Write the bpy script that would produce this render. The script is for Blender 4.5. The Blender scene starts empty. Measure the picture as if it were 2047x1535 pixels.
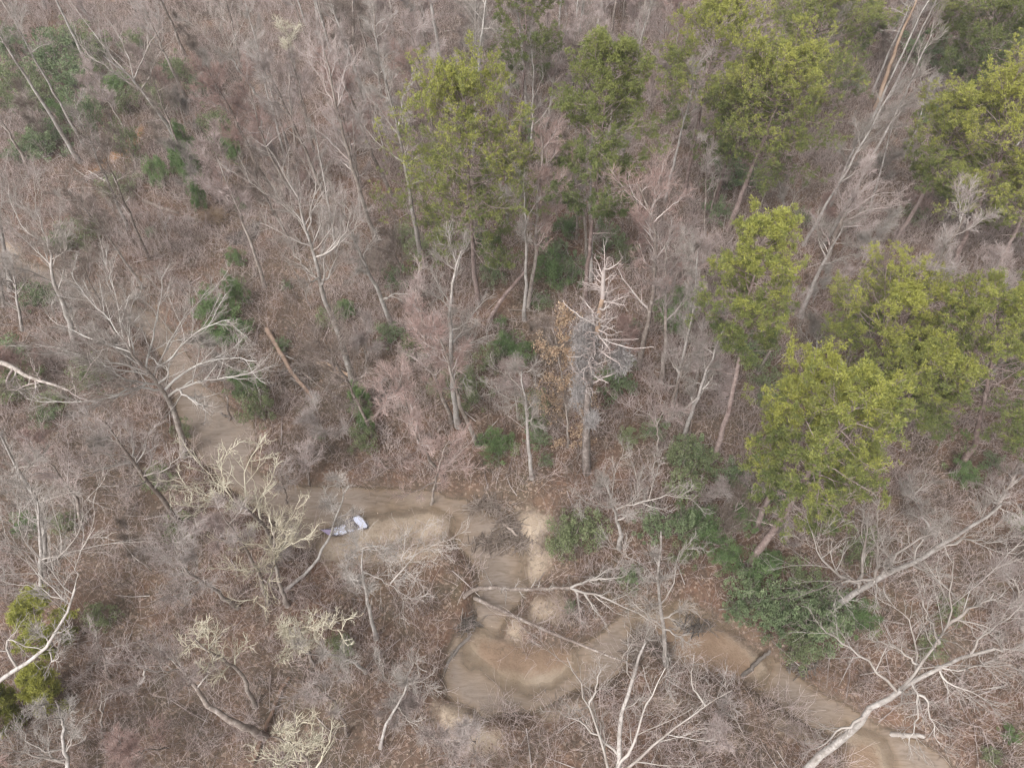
import bpy, math, random
import numpy as np

# ------------------------------------------------------------------ camera, light, exposure
S = bpy.context.scene
H = 50.0                      # height of the camera above the wood
TH = math.radians(36.4)       # tilt away from straight down
FPX = 1400.0                  # focal length in pixels of the 2047 x 1535 photograph
cam_d = bpy.data.cameras.new("Camera"); cam = bpy.data.objects.new("Camera", cam_d)
S.collection.objects.link(cam)
cam.location = (0, 0, H); cam.rotation_euler = (TH, 0, 0)
cam_d.sensor_width = 36; cam_d.lens = 36*FPX/2047; cam_d.clip_end = 2000
S.camera = cam
S.render.resolution_x = 1024; S.render.resolution_y = 767

W = bpy.data.worlds.new("World"); S.world = W; W.use_nodes = True
wn = W.node_tree; bg = wn.nodes['Background']
sky = wn.nodes.new('ShaderNodeTexSky'); sky.sky_type = 'NISHITA'; sky.sun_disc = False
SUN_EL, SUN_AZ = math.radians(52), math.radians(215)
sky.sun_elevation = SUN_EL; sky.sun_rotation = SUN_AZ
sky.air_density = 1.0; sky.dust_density = 6.0; sky.ozone_density = 0.6
hs = wn.nodes.new('ShaderNodeHueSaturation'); hs.inputs['Saturation'].default_value = 0.12
wn.links.new(sky.outputs[0], hs.inputs['Color']); wn.links.new(hs.outputs[0], bg.inputs['Color'])
bg.inputs['Strength'].default_value = 0.15

sd_ = bpy.data.lights.new("Sun", 'SUN'); sd_.energy = 0.8; sd_.angle = math.radians(26); sd_.color = (1.0, 0.965, 0.92)
sun = bpy.data.objects.new("Sun", sd_); S.collection.objects.link(sun)
sun.rotation_euler = (math.pi/2-SUN_EL, 0, math.pi-SUN_AZ)
S.view_settings.view_transform = 'Standard'; S.view_settings.look = 'None'
S.view_settings.exposure = 1.02; S.view_settings.gamma = 1.0
S.cycles.use_denoising = True; S.cycles.pixel_filter_type = 'BLACKMAN_HARRIS'; S.cycles.filter_width = 1.35
S.cycles.max_bounces = 5; S.cycles.diffuse_bounces = 3; S.cycles.glossy_bounces = 2
S.cycles.transparent_max_bounces = 4

# ------------------------------------------------------------------ helpers
rng = np.random.default_rng(7); random.seed(7)
CAM = np.array([0, 0, H]); UPV = np.array([0, math.cos(TH), math.sin(TH)]); FWD = np.array([0, math.sin(TH), -math.cos(TH)])
def ray(px, py):
    return FWD + (px-1023.5)/FPX*np.array([1., 0, 0]) + (767.5-py)/FPX*UPV
def at(px, py, z=0.0):
    d = ray(px, py); return CAM + d*((z-H)/d[2])
def pxdepth(P): return float(np.dot(np.asarray(P)-CAM, FWD))
def project(P):
    d = np.asarray(P)-CAM; z = d@FWD
    return 1023.5+FPX*d[0]/z, 767.5-FPX*(d@UPV)/z
ORG = {1: (0, 0), 2: (680, 0), 3: (1347, 0), 4: (0, 500), 5: (680, 500), 6: (1347, 500), 7: (0, 1015), 8: (680, 1015), 9: (1347, 1015)}
def Z(zone, *pts):
    ox, oy = ORG[zone]; return [(ox+p[0]*.342, oy+p[1]*.342)+tuple(p[2:]) for p in pts]
def lift(px, py, A, k=None, zmin=None):
    """point on the pixel's ray: right above A (k None) or rising k metres per metre outwards from A"""
    d = ray(px, py); zs = np.linspace(A[2]-1.5 if zmin is None else zmin, 34, 500)
    P = CAM + d*((zs-H)/d[2])[:, None]
    q = P-A; h = np.hypot(q[:, 0], q[:, 1])
    c = h + 0.02*np.abs(q[:, 2]) if k is None else np.abs(q[:, 2]-k*h) + .25*(h+np.abs(q[:, 2]))
    return P[int(np.argmin(c))]
def nrm(v): return v/np.maximum(np.linalg.norm(v, axis=-1, keepdims=True), 1e-9)

class Geo:
    def __init__(s): s.v = []; s.q = []; s.a = []; s.n = 0
    def add(s, V, Q, a=0.5):
        V = V.reshape(-1, 3); s.v.append(V); s.q.append(Q.reshape(-1, 4)+s.n)
        s.a.append(np.full(len(V), a) if np.isscalar(a) else np.asarray(a).ravel()); s.n += len(V)
    def tubes(s, P, R, k=3, a=0.5):
        B, N = P.shape[:2]
        if B == 0: return
        T = np.empty_like(P); T[:, 1:-1] = P[:, 2:]-P[:, :-2]; T[:, 0] = P[:, 1]-P[:, 0]; T[:, -1] = P[:, -1]-P[:, -2]
        T = nrm(T); D0 = nrm(P[:, -1]-P[:, 0])
        ref = np.where(np.abs(D0[:, 2:3]) > .8, np.array([[1., 0, 0]]), np.array([[0, 0, 1.]]))[:, None, :]
        n1 = nrm(np.cross(T, np.broadcast_to(ref, T.shape))); n2 = np.cross(T, n1)
        an = np.arange(k)*2*np.pi/k
        V = P[:, :, None] + R[:, :, None, None]*(np.cos(an)[:, None]*n1[:, :, None]+np.sin(an)[:, None]*n2[:, :, None])
        i = np.arange(B)[:, None, None]*N*k + np.arange(N-1)[None, :, None]*k
        j = np.arange(k)[None, None, :]; j2 = (j+1) % k
        Q = np.stack([i+j, i+j2, i+k+j2, i+k+j], -1)
        av = a if np.isscalar(a) else np.repeat(np.asarray(a), N*k)
        s.add(V, Q, av)
    def quads(s, V, a=0.5):      # V (M,4,3)
        M = len(V); s.add(V, np.arange(M*4).reshape(M, 4), a if np.isscalar(a) else np.repeat(a, 4))
    def build(s, name, mat, parent=None, smooth=True, off=None):
        V = np.concatenate(s.v); Q = np.concatenate(s.q)
        if off is not None: V = V-np.asarray(off)
        me = bpy.data.meshes.new(name)
        me.vertices.add(len(V)); me.vertices.foreach_set('co', V.astype(np.float32).ravel())
        me.loops.add(Q.size); me.loops.foreach_set('vertex_index', Q.astype(np.int32).ravel())
        me.polygons.add(len(Q)); me.polygons.foreach_set('loop_start', np.arange(0, Q.size, 4, dtype=np.int32))
        try: me.polygons.foreach_set('loop_total', np.full(len(Q), 4, np.int32))
        except Exception: pass
        me.polygons.foreach_set('use_smooth', np.full(len(Q), smooth))
        at_ = me.attributes.new('v', 'FLOAT', 'POINT'); at_.data.foreach_set('value', np.concatenate(s.a).astype(np.float32))
        me.materials.append(mat); me.update(calc_edges=True)
        o = bpy.data.objects.new(name, me); S.collection.objects.link(o)
        if parent is not None: o.parent = parent
        return o

def tag(o, label=None, cat=None, group=None, kind=None):
    for k, v in (('label', label), ('category', cat), ('group', group), ('kind', kind)):
        if v: o[k] = v
    return o
def empty(name, loc):
    o = bpy.data.objects.new(name, None); o.empty_display_size = .3; S.collection.objects.link(o); o.location = tuple(float(x) for x in loc); return o

# ------------------------------------------------------------------ materials
def newmat(name, rough=.85):
    m = bpy.data.materials.new(name); m.use_nodes = True; nt = m.node_tree
    b = nt.nodes['Principled BSDF']; b.inputs['Roughness'].default_value = rough
    b.inputs['Specular IOR Level'].default_value = .2
    return m, nt, b
def N(nt, t, **kw):
    n = nt.nodes.new(t)
    for k, v in kw.items():
        if k in n.inputs: n.inputs[k].default_value = v
        else: setattr(n, k, v)
    return n
def ramp(nt, fac, stops):
    r = nt.nodes.new('ShaderNodeValToRGB'); e = r.color_ramp.elements
    while len(e) < len(stops): e.new(.5)
    for i, (p, c) in enumerate(stops): e[i].position = p; e[i].color = (*c, 1) if len(c) == 3 else c
    nt.links.new(fac, r.inputs[0]); return r.outputs[0]
def math_(nt, op, a, b=None, c=None, clamp=False):
    n = nt.nodes.new('ShaderNodeMath'); n.operation = op; n.use_clamp = clamp
    for i, x in enumerate((a, b, c)):
        if x is None: continue
        if isinstance(x, (int, float)): n.inputs[i].default_value = x
        else: nt.links.new(x, n.inputs[i])
    return n.outputs[0]
def mixc(nt, f, a, b):
    n = nt.nodes.new('ShaderNodeMix'); n.data_type = 'RGBA'
    for s, x in ((n.inputs[0], f), (n.inputs[6], a), (n.inputs[7], b)):
        if isinstance(x, (int, float)): s.default_value = x
        elif isinstance(x, tuple): s.default_value = (*x, 1)
        else: nt.links.new(x, s)
    return n.outputs[2]
def bark(name, c1, c2, c3, scale=3.0, stretch=.35):
    m, nt, b = newmat(name)
    tc = N(nt, 'ShaderNodeTexCoord'); mp = N(nt, 'ShaderNodeMapping'); mp.inputs['Scale'].default_value = (1, 1, stretch)
    nt.links.new(tc.outputs['Object'], mp.inputs[0])
    n1 = N(nt, 'ShaderNodeTexNoise', Scale=scale, Detail=6.0, Roughness=.7); nt.links.new(mp.outputs[0], n1.inputs['Vector'])
    oi = N(nt, 'ShaderNodeObjectInfo')
    f = math_(nt, 'ADD', n1.outputs[0], math_(nt, 'MULTIPLY', math_(nt, 'SUBTRACT', oi.outputs['Random'], .5), .22))
    at_ = N(nt, 'ShaderNodeAttribute', attribute_name='v')
    f = math_(nt, 'ADD', f, math_(nt, 'MULTIPLY', math_(nt, 'SUBTRACT', at_.outputs['Fac'], .5), .5))
    col = ramp(nt, f, [(.3, c1), (.5, c2), (.7, c3)])
    if 'bark' in name:      # lichen blotches and dark stains
        n3 = N(nt, 'ShaderNodeTexNoise', Scale=2.1, Detail=5.0, Roughness=.75); nt.links.new(tc.outputs['Object'], n3.inputs['Vector'])
        col = mixc(nt, ramp(nt, n3.outputs[0], [(.54, (0, 0, 0)), (.62, (.7, .7, .7))]), col, tuple(min(c*1.08+.02, .6) for c in c3))
        col = mixc(nt, ramp(nt, n3.outputs[0], [(.36, (.75, .75, .75)), (.45, (0, 0, 0))]), col, tuple(c*.75 for c in c1))
    nt.links.new(col, b.inputs['Base Color'])
    bp = N(nt, 'ShaderNodeBump', Strength=.6, Distance=.06)
    n2 = N(nt, 'ShaderNodeTexNoise', Scale=18.0, Detail=4.0); nt.links.new(mp.outputs[0], n2.inputs['Vector'])
    nt.links.new(n2.outputs[0], bp.inputs['Height']); nt.links.new(bp.outputs[0], b.inputs['Normal'])
    return m
def leafmat(name, stops, trans=.38, rough=.6):
    m, nt, b = newmat(name, rough)
    at_ = N(nt, 'ShaderNodeAttribute', attribute_name='v')
    oi = N(nt, 'ShaderNodeObjectInfo')
    f = math_(nt, 'ADD', at_.outputs['Fac'], math_(nt, 'MULTIPLY', math_(nt, 'SUBTRACT', oi.outputs['Random'], .5), .25))
    col = ramp(nt, f, stops)
    nt.links.new(col, b.inputs['Base Color'])
    tr = N(nt, 'ShaderNodeBsdfTranslucent'); nt.links.new(col, tr.inputs[0])
    mx = N(nt, 'ShaderNodeMixShader'); mx.inputs[0].default_value = trans
    nt.links.new(b.outputs[0], mx.inputs[1]); nt.links.new(tr.outputs[0], mx.inputs[2])
    nt.links.new(mx.outputs[0], nt.nodes['Material Output'].inputs[0])
    return m
M = {
 'trunk_grey': bark('bark_grey_brown', (.13, .10, .085), (.23, .19, .165), (.36, .32, .29)),
 'trunk_pale': bark('bark_pale_grey', (.19, .165, .145), (.30, .27, .25), (.43, .40, .375)),
 'trunk_pine': bark('bark_pine', (.12, .085, .075), (.21, .155, .14), (.31, .25, .23)),
 'snag': bark('bark_snag', (.10, .08, .07), (.17, .14, .125), (.30, .26, .24)),
 'bare_wood': bark('bare_orange_wood', (.26, .18, .13), (.37, .265, .195), (.47, .37, .29), 2.0),
 'twig_grey': bark('twig_grey', (.22, .17, .155), (.33, .275, .255), (.46, .41, .385), .8, 1),
 'twig_pale': bark('twig_pale', (.215, .182, .16), (.312, .278, .252), (.425, .388, .358), .8, 1),
 'limb_white': bark('limb_white', (.31, .275, .25), (.43, .40, .37), (.55, .52, .49), .8, 1),
 'twig_pink': bark('twig_pinkish', (.28, .212, .194), (.40, .322, .30), (.51, .435, .41), .8, 1),
 'twig_red': bark('twig_red', (.26, .17, .148), (.35, .245, .218), (.46, .36, .33), .8, 1),
 'twig_lichen': bark('twig_lichen', (.34, .295, .225), (.47, .42, .325), (.59, .55, .44), .8, 1),
 'twig_brown': bark('twig_brown', (.13, .10, .082), (.205, .165, .138), (.30, .25, .22), .8, 1),
 'moss_hair': bark('hanging_moss', (.19, .168, .16), (.275, .252, .243), (.38, .355, .345), .9, 1),
 'log_rust': bark('rusty_log', (.13, .085, .06), (.21, .14, .105), (.30, .215, .165), 2.0),
 'log_dark': bark('dark_log', (.085, .072, .064), (.14, .12, .105), (.21, .18, .16)),
 'needle': leafmat('pine_needles', [(.0, (.07, .098, .048)), (.35, (.14, .17, .066)), (.65, (.225, .245, .080)), (1, (.37, .37, .095))]),
 'needle_soft': leafmat('pine_needles_soft', [(.0, (.075, .10, .05)), (.4, (.145, .175, .07)), (.8, (.22, .24, .08)), (1, (.29, .30, .095))]),
 'holly': leafmat('evergreen_leaf', [(.0, (.10, .13, .072)), (.45, (.175, .225, .12)), (.85, (.25, .30, .165)), (1, (.32, .37, .22))]),
 'olive': leafmat('olive_leaf', [(.0, (.12, .14, .075)), (.5, (.20, .23, .12)), (1, (.29, .32, .17))]),
 'cedar': leafmat('cedar_leaf', [(.0, (.09, .135, .065)), (.5, (.17, .245, .105)), (1, (.26, .345, .15))]),
 'beech': leafmat('dry_beech_leaf', [(.0, (.25, .17, .115)), (.5, (.38, .27, .185)), (1, (.50, .39, .28))]),
}

# ------------------------------------------------------------------ terrain outlines (pixels of the photograph, dropped onto the ground)
WZ = -0.62
def poly(pts, z=WZ): return np.array([at(x, y, z)[:2] for x, y in pts])
CREEK = poly([(-60, 478), (60, 520), (130, 546), (200, 578), (262, 602), (314, 628), (356, 668), (390, 722), (420, 775), (470, 815), (508, 838), (519, 885), (505, 915),
 (525, 952), (600, 965), (700, 970), (780, 972), (860, 978), (930, 992), (975, 1015), (1005, 1040), (1045, 1020), (1088, 1022), (1100, 1055), (1082, 1085), (1075, 1120), (1062, 1160),
 (1048, 1200), (1022, 1235), (1010, 1268), (1049, 1290), (1107, 1285), (1176, 1270), (1213, 1248), (1241, 1224), (1268, 1206), (1313, 1200), (1385, 1203), (1425, 1218), (1465, 1254), (1511, 1289), (1552, 1316),
 (1593, 1343), (1641, 1371), (1689, 1401), (1740, 1440), (1830, 1470), (1900, 1520), (1960, 1640),
 (1660, 1640), (1680, 1500), (1640, 1470), (1590, 1438), (1530, 1400), (1485, 1362), (1425, 1352), (1380, 1338), (1335, 1318), (1300, 1285), (1272, 1290), (1265, 1323), (1245, 1345), (1213, 1366), (1176, 1386), (1135, 1398),
 (1090, 1418), (1022, 1431), (971, 1440), (926, 1420), (895, 1388), (885, 1350), (889, 1309), (902, 1275), (936, 1252), (947, 1234), (943, 1206), (950, 1179), (947, 1152), (935, 1120),
 (921, 1098), (903, 1080), (888, 1070), (850, 1080), (790, 1090), (710, 1106), (640, 1120), (600, 1098), (560, 1062), (505, 1015), (445, 975), (408, 935), (378, 892), (350, 835),
 (338, 775), (318, 715), (282, 662), (200, 622), (120, 592), (50, 560), (-60, 512)])
BARS = [poly([(640, 1112), (648, 1085), (700, 1062), (740, 1050), (800, 1040), (858, 1034), (890, 1048), (888, 1078), (850, 1084), (790, 1094), (710, 1112), (650, 1124)]),
        poly([(1035, 1032), (1070, 1024), (1096, 1030), (1098, 1056), (1082, 1088), (1080, 1120), (1070, 1150), (1058, 1150), (1062, 1100), (1046, 1060)]),
        poly([(953, 1285), (962, 1277), (1000, 1282), (1030, 1285), (1049, 1296), (1107, 1295), (1138, 1300), (1140, 1322), (1110, 1340), (1070, 1350), (1022, 1345), (985, 1335), (960, 1312)]),
        poly([(1385, 1250), (1440, 1262), (1488, 1296), (1508, 1330), (1500, 1350), (1425, 1352), (1380, 1338), (1350, 1320), (1340, 1290), (1350, 1268)]),
        poly([(1688, 1498), (1712, 1484), (1745, 1490), (1765, 1540), (1740, 1620), (1690, 1620)]),
        poly([(1292, 1240), (1330, 1238), (1350, 1262), (1340, 1300), (1310, 1290), (1290, 1268)])]
SANDY = [poly([(1018, 1232), (1036, 1228), (1046, 1262), (1040, 1282), (1010, 1272)], 0), poly([(1060, 1205), (1110, 1196), (1130, 1215), (1108, 1240), (1058, 1240)], 0),
         poly([(1066, 1083), (1090, 1078), (1102, 1110), (1088, 1150), (1062, 1168), (1060, 1130)], 0), poly([(870, 1405), (920, 1400), (960, 1440), (1000, 1460), (1010, 1500), (930, 1510), (880, 1460)], 0),
         poly([(640, 1090), (720, 1072), (800, 1048), (890, 1045), (900, 1075), (850, 1090), (790, 1098), (710, 1118), (645, 1130)], 0),
         poly([(1440, 1470), (1475, 1478), (1470, 1498), (1435, 1488)], 0), poly([(1315, 1395), (1340, 1402), (1336, 1414), (1312, 1408)], 0),
         poly([(700, 1105), (800, 1092), (880, 1085), (870, 1110), (780, 1122), (690, 1128)], 0), poly([(1560, 1425), (1600, 1445), (1640, 1480), (1620, 1495), (1560, 1455)], 0), poly([(1080, 1425), (1180, 1398), (1200, 1410), (1090, 1440)], 0), poly([(-20, 478), (30, 486), (40, 500), (-20, 496)], 0)]
RUST = poly([(186, 345), (205, 322), (228, 305), (250, 290), (270, 262), (282, 248), (288, 256), (276, 285), (258, 300), (236, 318), (214, 335), (200, 352)], 0)
def sdf(P, poly_):      # negative inside
    x, y = P[:, 0], P[:, 1]; best = np.full(len(P), 1e9); ins = np.zeros(len(P), bool)
    for i in range(len(poly_)):
        a, b = poly_[i-1], poly_[i]; e = b-a
        t = np.clip(((x-a[0])*e[0]+(y-a[1])*e[1])/(e@e+1e-12), 0, 1)
        best = np.minimum(best, np.hypot(x-a[0]-t*e[0], y-a[1]-t*e[1]))
        c = (a[1] > y) != (b[1] > y)
        ins ^= c & (x < (b[0]-a[0])*(y-a[1])/(b[1]-a[1]+1e-12)+a[0])
    return np.where(ins, -best, best)
_ph = rng.uniform(0, 6.28, (24, 2)); _fr = rng.normal(0, 1, (24, 2))
def wob(x, y, s):
    r = 0
    for i in range(8): r = r + np.sin(x*_fr[i, 0]*s+y*_fr[i, 1]*s+_ph[i, 0])
    return r/5
def smooth(a, b, x): t = np.clip((x-a)/(b-a), 0, 1); return t*t*(3-2*t)
def ground_z(P):
    P = np.atleast_2d(P)[:, :2]; x, y = P[:, 0], P[:, 1]
    dc = sdf(P, CREEK)+wob(x, y, 1.6)*.16; db = np.min([sdf(P, b) for b in BARS], axis=0)
    z = .22*wob(x, y, .12)+.07*wob(x, y, .9)
    z = z*smooth(0, 6, dc)
    bank = -1.15*(1-smooth(-.9, .9, dc+.22*wob(x, y, 3.1)))
    bar = WZ+.10+.06*np.clip(-db, 0, 2)
    z2 = z+bank
    z2 = np.where(db < 2.4, np.maximum(z2, bar-.62*smooth(-.3, 2.4, db+.35*wob(x, y, 1.7)+.2*wob(x+9, y, 3.7))+.03*wob(x, y+5, 2.9)), z2)
    return z2, dc, db
def gz(p): return float(ground_z(np.array([[p[0], p[1]]]))[0][0])
def onground(px, py):
    p = at(px, py, 0)
    for _ in range(3): p = at(px, py, gz(p))
    return p

def axis(lo, hi, step, far):
    a = list(np.arange(lo, hi+.01, step)); s = step
    l, h = a[0], a[-1]; A, B = [], []
    while l > -far: s *= 1.25; l -= s; A.append(l)
    s = step
    while h < far: s *= 1.25; h += s; B.append(h)
    return np.array(A[::-1]+a+B)
gx, gy = axis(-62, 62, .33, 900), axis(2, 106, .33, 900)
X, Y = np.meshgrid(gx, gy); P = np.stack([X.ravel(), Y.ravel()], 1)
near = (np.abs(P[:, 0]) < 90) & (P[:, 1] > -6) & (P[:, 1] < 125)
z = np.zeros(len(P)); dc = np.full(len(P), 50.); db = np.full(len(P), 50.); ds = np.full(len(P), 50.); dr = np.full(len(P), 50.)
z[near], dc[near], db[near] = ground_z(P[near])
ds[near] = np.min([sdf(P[near], s) for s in SANDY], axis=0); dr[near] = sdf(P[near], RUST)
db3 = np.full(len(P), 50.); db3[near] = np.min([sdf(P[near], BARS[i]) for i in (2, 4)], axis=0)
db[near] = np.min([sdf(P[near], BARS[i]) for i in (2, 3, 4, 5)], axis=0)
ds[near] = np.minimum(ds[near], np.min([sdf(P[near], BARS[i])-.1 for i in (0, 1)], axis=0))
nx, ny = len(gx), len(gy)
idx = (np.arange(ny-1)[:, None]*nx+np.arange(nx-1)[None]).ravel()
g = Geo(); g.add(np.column_stack([P, z]), np.stack([idx, idx+1, idx+nx+1, idx+nx], 1))
mg, nt, b = newmat('leaf_litter_ground', .95)
tc = N(nt, 'ShaderNodeTexCoord')
def noise(scale, detail=4., rough=.6, dist=0.):
    n = N(nt, 'ShaderNodeTexNoise', Scale=scale, Detail=detail, Roughness=rough, Distortion=dist); nt.links.new(tc.outputs['Object'], n.inputs['Vector']); return n.outputs[0]
n_big, n_mid, n_fine = noise(.07, 3.), noise(.45, 6., .7), noise(3.2, 8., .75)
vo = N(nt, 'ShaderNodeTexVoronoi', Scale=6.5, Randomness=1.); nt.links.new(tc.outputs['Object'], vo.inputs['Vector'])
sepv = N(nt, 'ShaderNodeSeparateColor'); nt.links.new(vo.outputs['Color'], sepv.inputs[0])
lit = ramp(nt, n_fine, [(.28, (.040, .028, .022)), (.45, (.090, .061, .046)), (.60, (.160, .112, .086)), (.78, (.255, .19, .155))])
lit = mixc(nt, ramp(nt, n_mid, [(.40, (0, 0, 0)), (.62, (1, 1, 1))]), lit, mixc(nt, .65, lit, (.205, .112, .074)))
lit = mixc(nt, math_(nt, 'MULTIPLY', ramp(nt, n_big, [(.42, (0, 0, 0)), (.6, (1, 1, 1))]), .7), lit, mixc(nt, .6, lit, (.13, .11, .085)))
n_m2, n_m3 = noise(.17, 5., .65, .8), noise(.9, 5., .7, .5)
lit = mixc(nt, math_(nt, 'MULTIPLY', ramp(nt, n_m2, [(.52, (0, 0, 0)), (.68, (1, 1, 1))]), .55), lit, mixc(nt, .7, lit, (.085, .080, .045)))
lit = mixc(nt, math_(nt, 'MULTIPLY', ramp(nt, n_m3, [(.50, (0, 0, 0)), (.70, (1, 1, 1))]), .6), lit, mixc(nt, .65, lit, (.055, .044, .036)))
lit = mixc(nt, math_(nt, 'MULTIPLY', ramp(nt, n_m3, [(.30, (1, 1, 1)), (.42, (0, 0, 0))]), .5), lit, mixc(nt, .6, lit, (.28, .21, .165)))
leaf = math_(nt, 'GREATER_THAN', sepv.outputs[0], .86)
lit = mixc(nt, math_(nt, 'MULTIPLY', leaf, .55), lit, mixc(nt, sepv.outputs[1], (.30, .20, .15), (.42, .34, .28)))
A = lambda nm: N(nt, 'ShaderNodeAttribute', attribute_name=nm).outputs['Fac']
edge = math_(nt, 'MULTIPLY', math_(nt, 'SUBTRACT', n_fine, .5), 1.6)
edge2 = math_(nt, 'MULTIPLY', math_(nt, 'SUBTRACT', n_mid, .5), 3.0)
def mask(nm, w, e=edge, o=0.):
    v = math_(nt, 'ADD', math_(nt, 'ADD', A(nm), e), o)
    return math_(nt, 'MULTIPLY_ADD', v, -1/w, .5, clamp=True)
sand = ramp(nt, n_mid, [(.35, (.28, .215, .16)), (.55, (.42, .34, .262)), (.75, (.54, .46, .375))])
sand = mixc(nt, ramp(nt, n_fine, [(.55, (0, 0, 0)), (.75, (1, 1, 1))]), sand, (.26, .18, .12))
wet = ramp(nt, n_mid, [(.3, (.165, .112, .078)), (.5, (.225, .155, .108)), (.7, (.275, .20, .145))])
bankc = ramp(nt, n_fine, [(.3, (.065, .05, .038)), (.5, (.135, .10, .075)), (.7, (.22, .165, .13))])
bed = ramp(nt, n_mid, [(.3, (.225, .17, .12)), (.55, (.28, .22, .165)), (.75, (.33, .27, .21))])
bankc = mixc(nt, mask('dc', .5, edge, .75), bankc, bed)
col = mixc(nt, mask('dc', .5), lit, bankc)
col = mixc(nt, mask('ds', .9, math_(nt, 'ADD', edge, edge2)), col, sand)
col = mixc(nt, mask('db', .5), col, wet)
col = mixc(nt, mask('dr', .5), col, (.30, .17, .085))
nt.links.new(col, b.inputs['Base Color'])
bp = N(nt, 'ShaderNodeBump', Strength=.9, Distance=.12); nt.links.new(math_(nt, 'ADD', n_fine, math_(nt, 'MULTIPLY', sepv.outputs[0], .4)), bp.inputs['Height'])
nt.links.new(bp.outputs[0], b.inputs['Normal'])
go = g.build('ground', mg); tag(go, kind='structure')
for nm, arr in (('dc', dc), ('ds', ds), ('db', db), ('dr', dr)):
    a_ = go.data.attributes.new(nm, 'FLOAT', 'POINT'); a_.data.foreach_set('value', arr.astype(np.float32))

# water: one still sheet lying inside the banks
keep = (dc < .9)
cell = keep[idx] | keep[idx+1] | keep[idx+nx] | keep[idx+nx+1]
ii = idx[cell]; used = np.unique(np.concatenate([ii, ii+1, ii+nx, ii+nx+1])); remap = -np.ones(len(P), int); remap[used] = np.arange(len(used))
wv = np.column_stack([P[used], np.full(len(used), WZ)])
g = Geo(); g.add(wv, remap[np.stack([ii, ii+1, ii+nx+1, ii+nx], 1)], np.clip(WZ-z[used], 0, 1))
mw, nt, b = newmat('muddy_water', .10); b.inputs['Specular IOR Level'].default_value = .5
tc = N(nt, 'ShaderNodeTexCoord')
n1 = noise(.35, 4., .6, 1.5); n2 = noise(2.5, 5., .6, .6)
vv = N(nt, 'ShaderNodeAttribute', attribute_name='v').outputs['Fac']
f = math_(nt, 'ADD', vv, math_(nt, 'MULTIPLY', math_(nt, 'SUBTRACT', n1, .5), .55))
col = ramp(nt, f, [(.0, (.215, .15, .095)), (.22, (.225, .166, .118)), (.45, (.228, .178, .142)), (.7, (.222, .183, .157))])
mpw = N(nt, 'ShaderNodeMapping'); mpw.inputs['Scale'].default_value = (.5, 2.2, 1); mpw.inputs['Rotation'].default_value = (0, 0, .6); nt.links.new(tc.outputs['Object'], mpw.inputs[0])
n3 = N(nt, 'ShaderNodeTexNoise', Scale=.9, Detail=7., Roughness=.68, Distortion=2.2); nt.links.new(mpw.outputs[0], n3.inputs['Vector']); n3 = n3.outputs[0]
col = mixc(nt, ramp(nt, n3, [(.46, (0, 0, 0)), (.66, (.85, .85, .85))]), col, (.125, .095, .068))
col = mixc(nt, ramp(nt, n3, [(.28, (.6, .6, .6)), (.44, (0, 0, 0))]), col, (.27, .225, .19))
col = mixc(nt, math_(nt, 'MULTIPLY', n2, .2), col, (.15, .11, .08))
nt.links.new(col, b.inputs['Base Color'])
bp = N(nt, 'ShaderNodeBump', Strength=.12, Distance=.05); nt.links.new(n2, bp.inputs['Height']); nt.links.new(bp.outputs[0], b.inputs['Normal'])
tr = N(nt, 'ShaderNodeBsdfTransparent'); mx = N(nt, 'ShaderNodeMixShader')      # muddy water hides its bed within a few decimetres
nt.links.new(math_(nt, 'MULTIPLY_ADD', vv, 3.2, .12, clamp=True), mx.inputs[0]); nt.links.new(tr.outputs[0], mx.inputs[1]); nt.links.new(b.outputs[0], mx.inputs[2]); nt.links.new(mx.outputs[0], nt.nodes['Material Output'].inputs[0])
wo = g.build('water', mw); tag(wo, kind='structure')

# ------------------------------------------------------------------ tree growing
def resample(pts, n, wig=0.0):
    pts = np.array(pts, float); s = np.r_[0, np.cumsum(np.linalg.norm(np.diff(pts, axis=0), axis=1))]
    t = np.linspace(0, s[-1], n)
    # smooth interpolation
    out = np.stack([np.interp(t, s, pts[:, i]) for i in range(3)], 1)
    for _ in range(2):
        out[1:-1] = .25*out[:-2]+.5*out[1:-1]+.25*out[2:]
    if wig:
        w = rng.normal(0, wig, out.shape); w[0] = 0; w[:, 2] *= .3; out += w
    return out
def interp(P, R, t):
    B, n = P.shape[:2]; f = np.clip(t, 0, .9999)*(n-1); i = f.astype(int); u = (f-i)
    b = np.arange(B)[:, None]
    p = P[b, i]*(1-u[..., None])+P[b, i+1]*u[..., None]
    r = R[b, i]*(1-u)+R[b, i+1]*u
    return p, r, nrm(P[b, i+1]-P[b, i])
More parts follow.
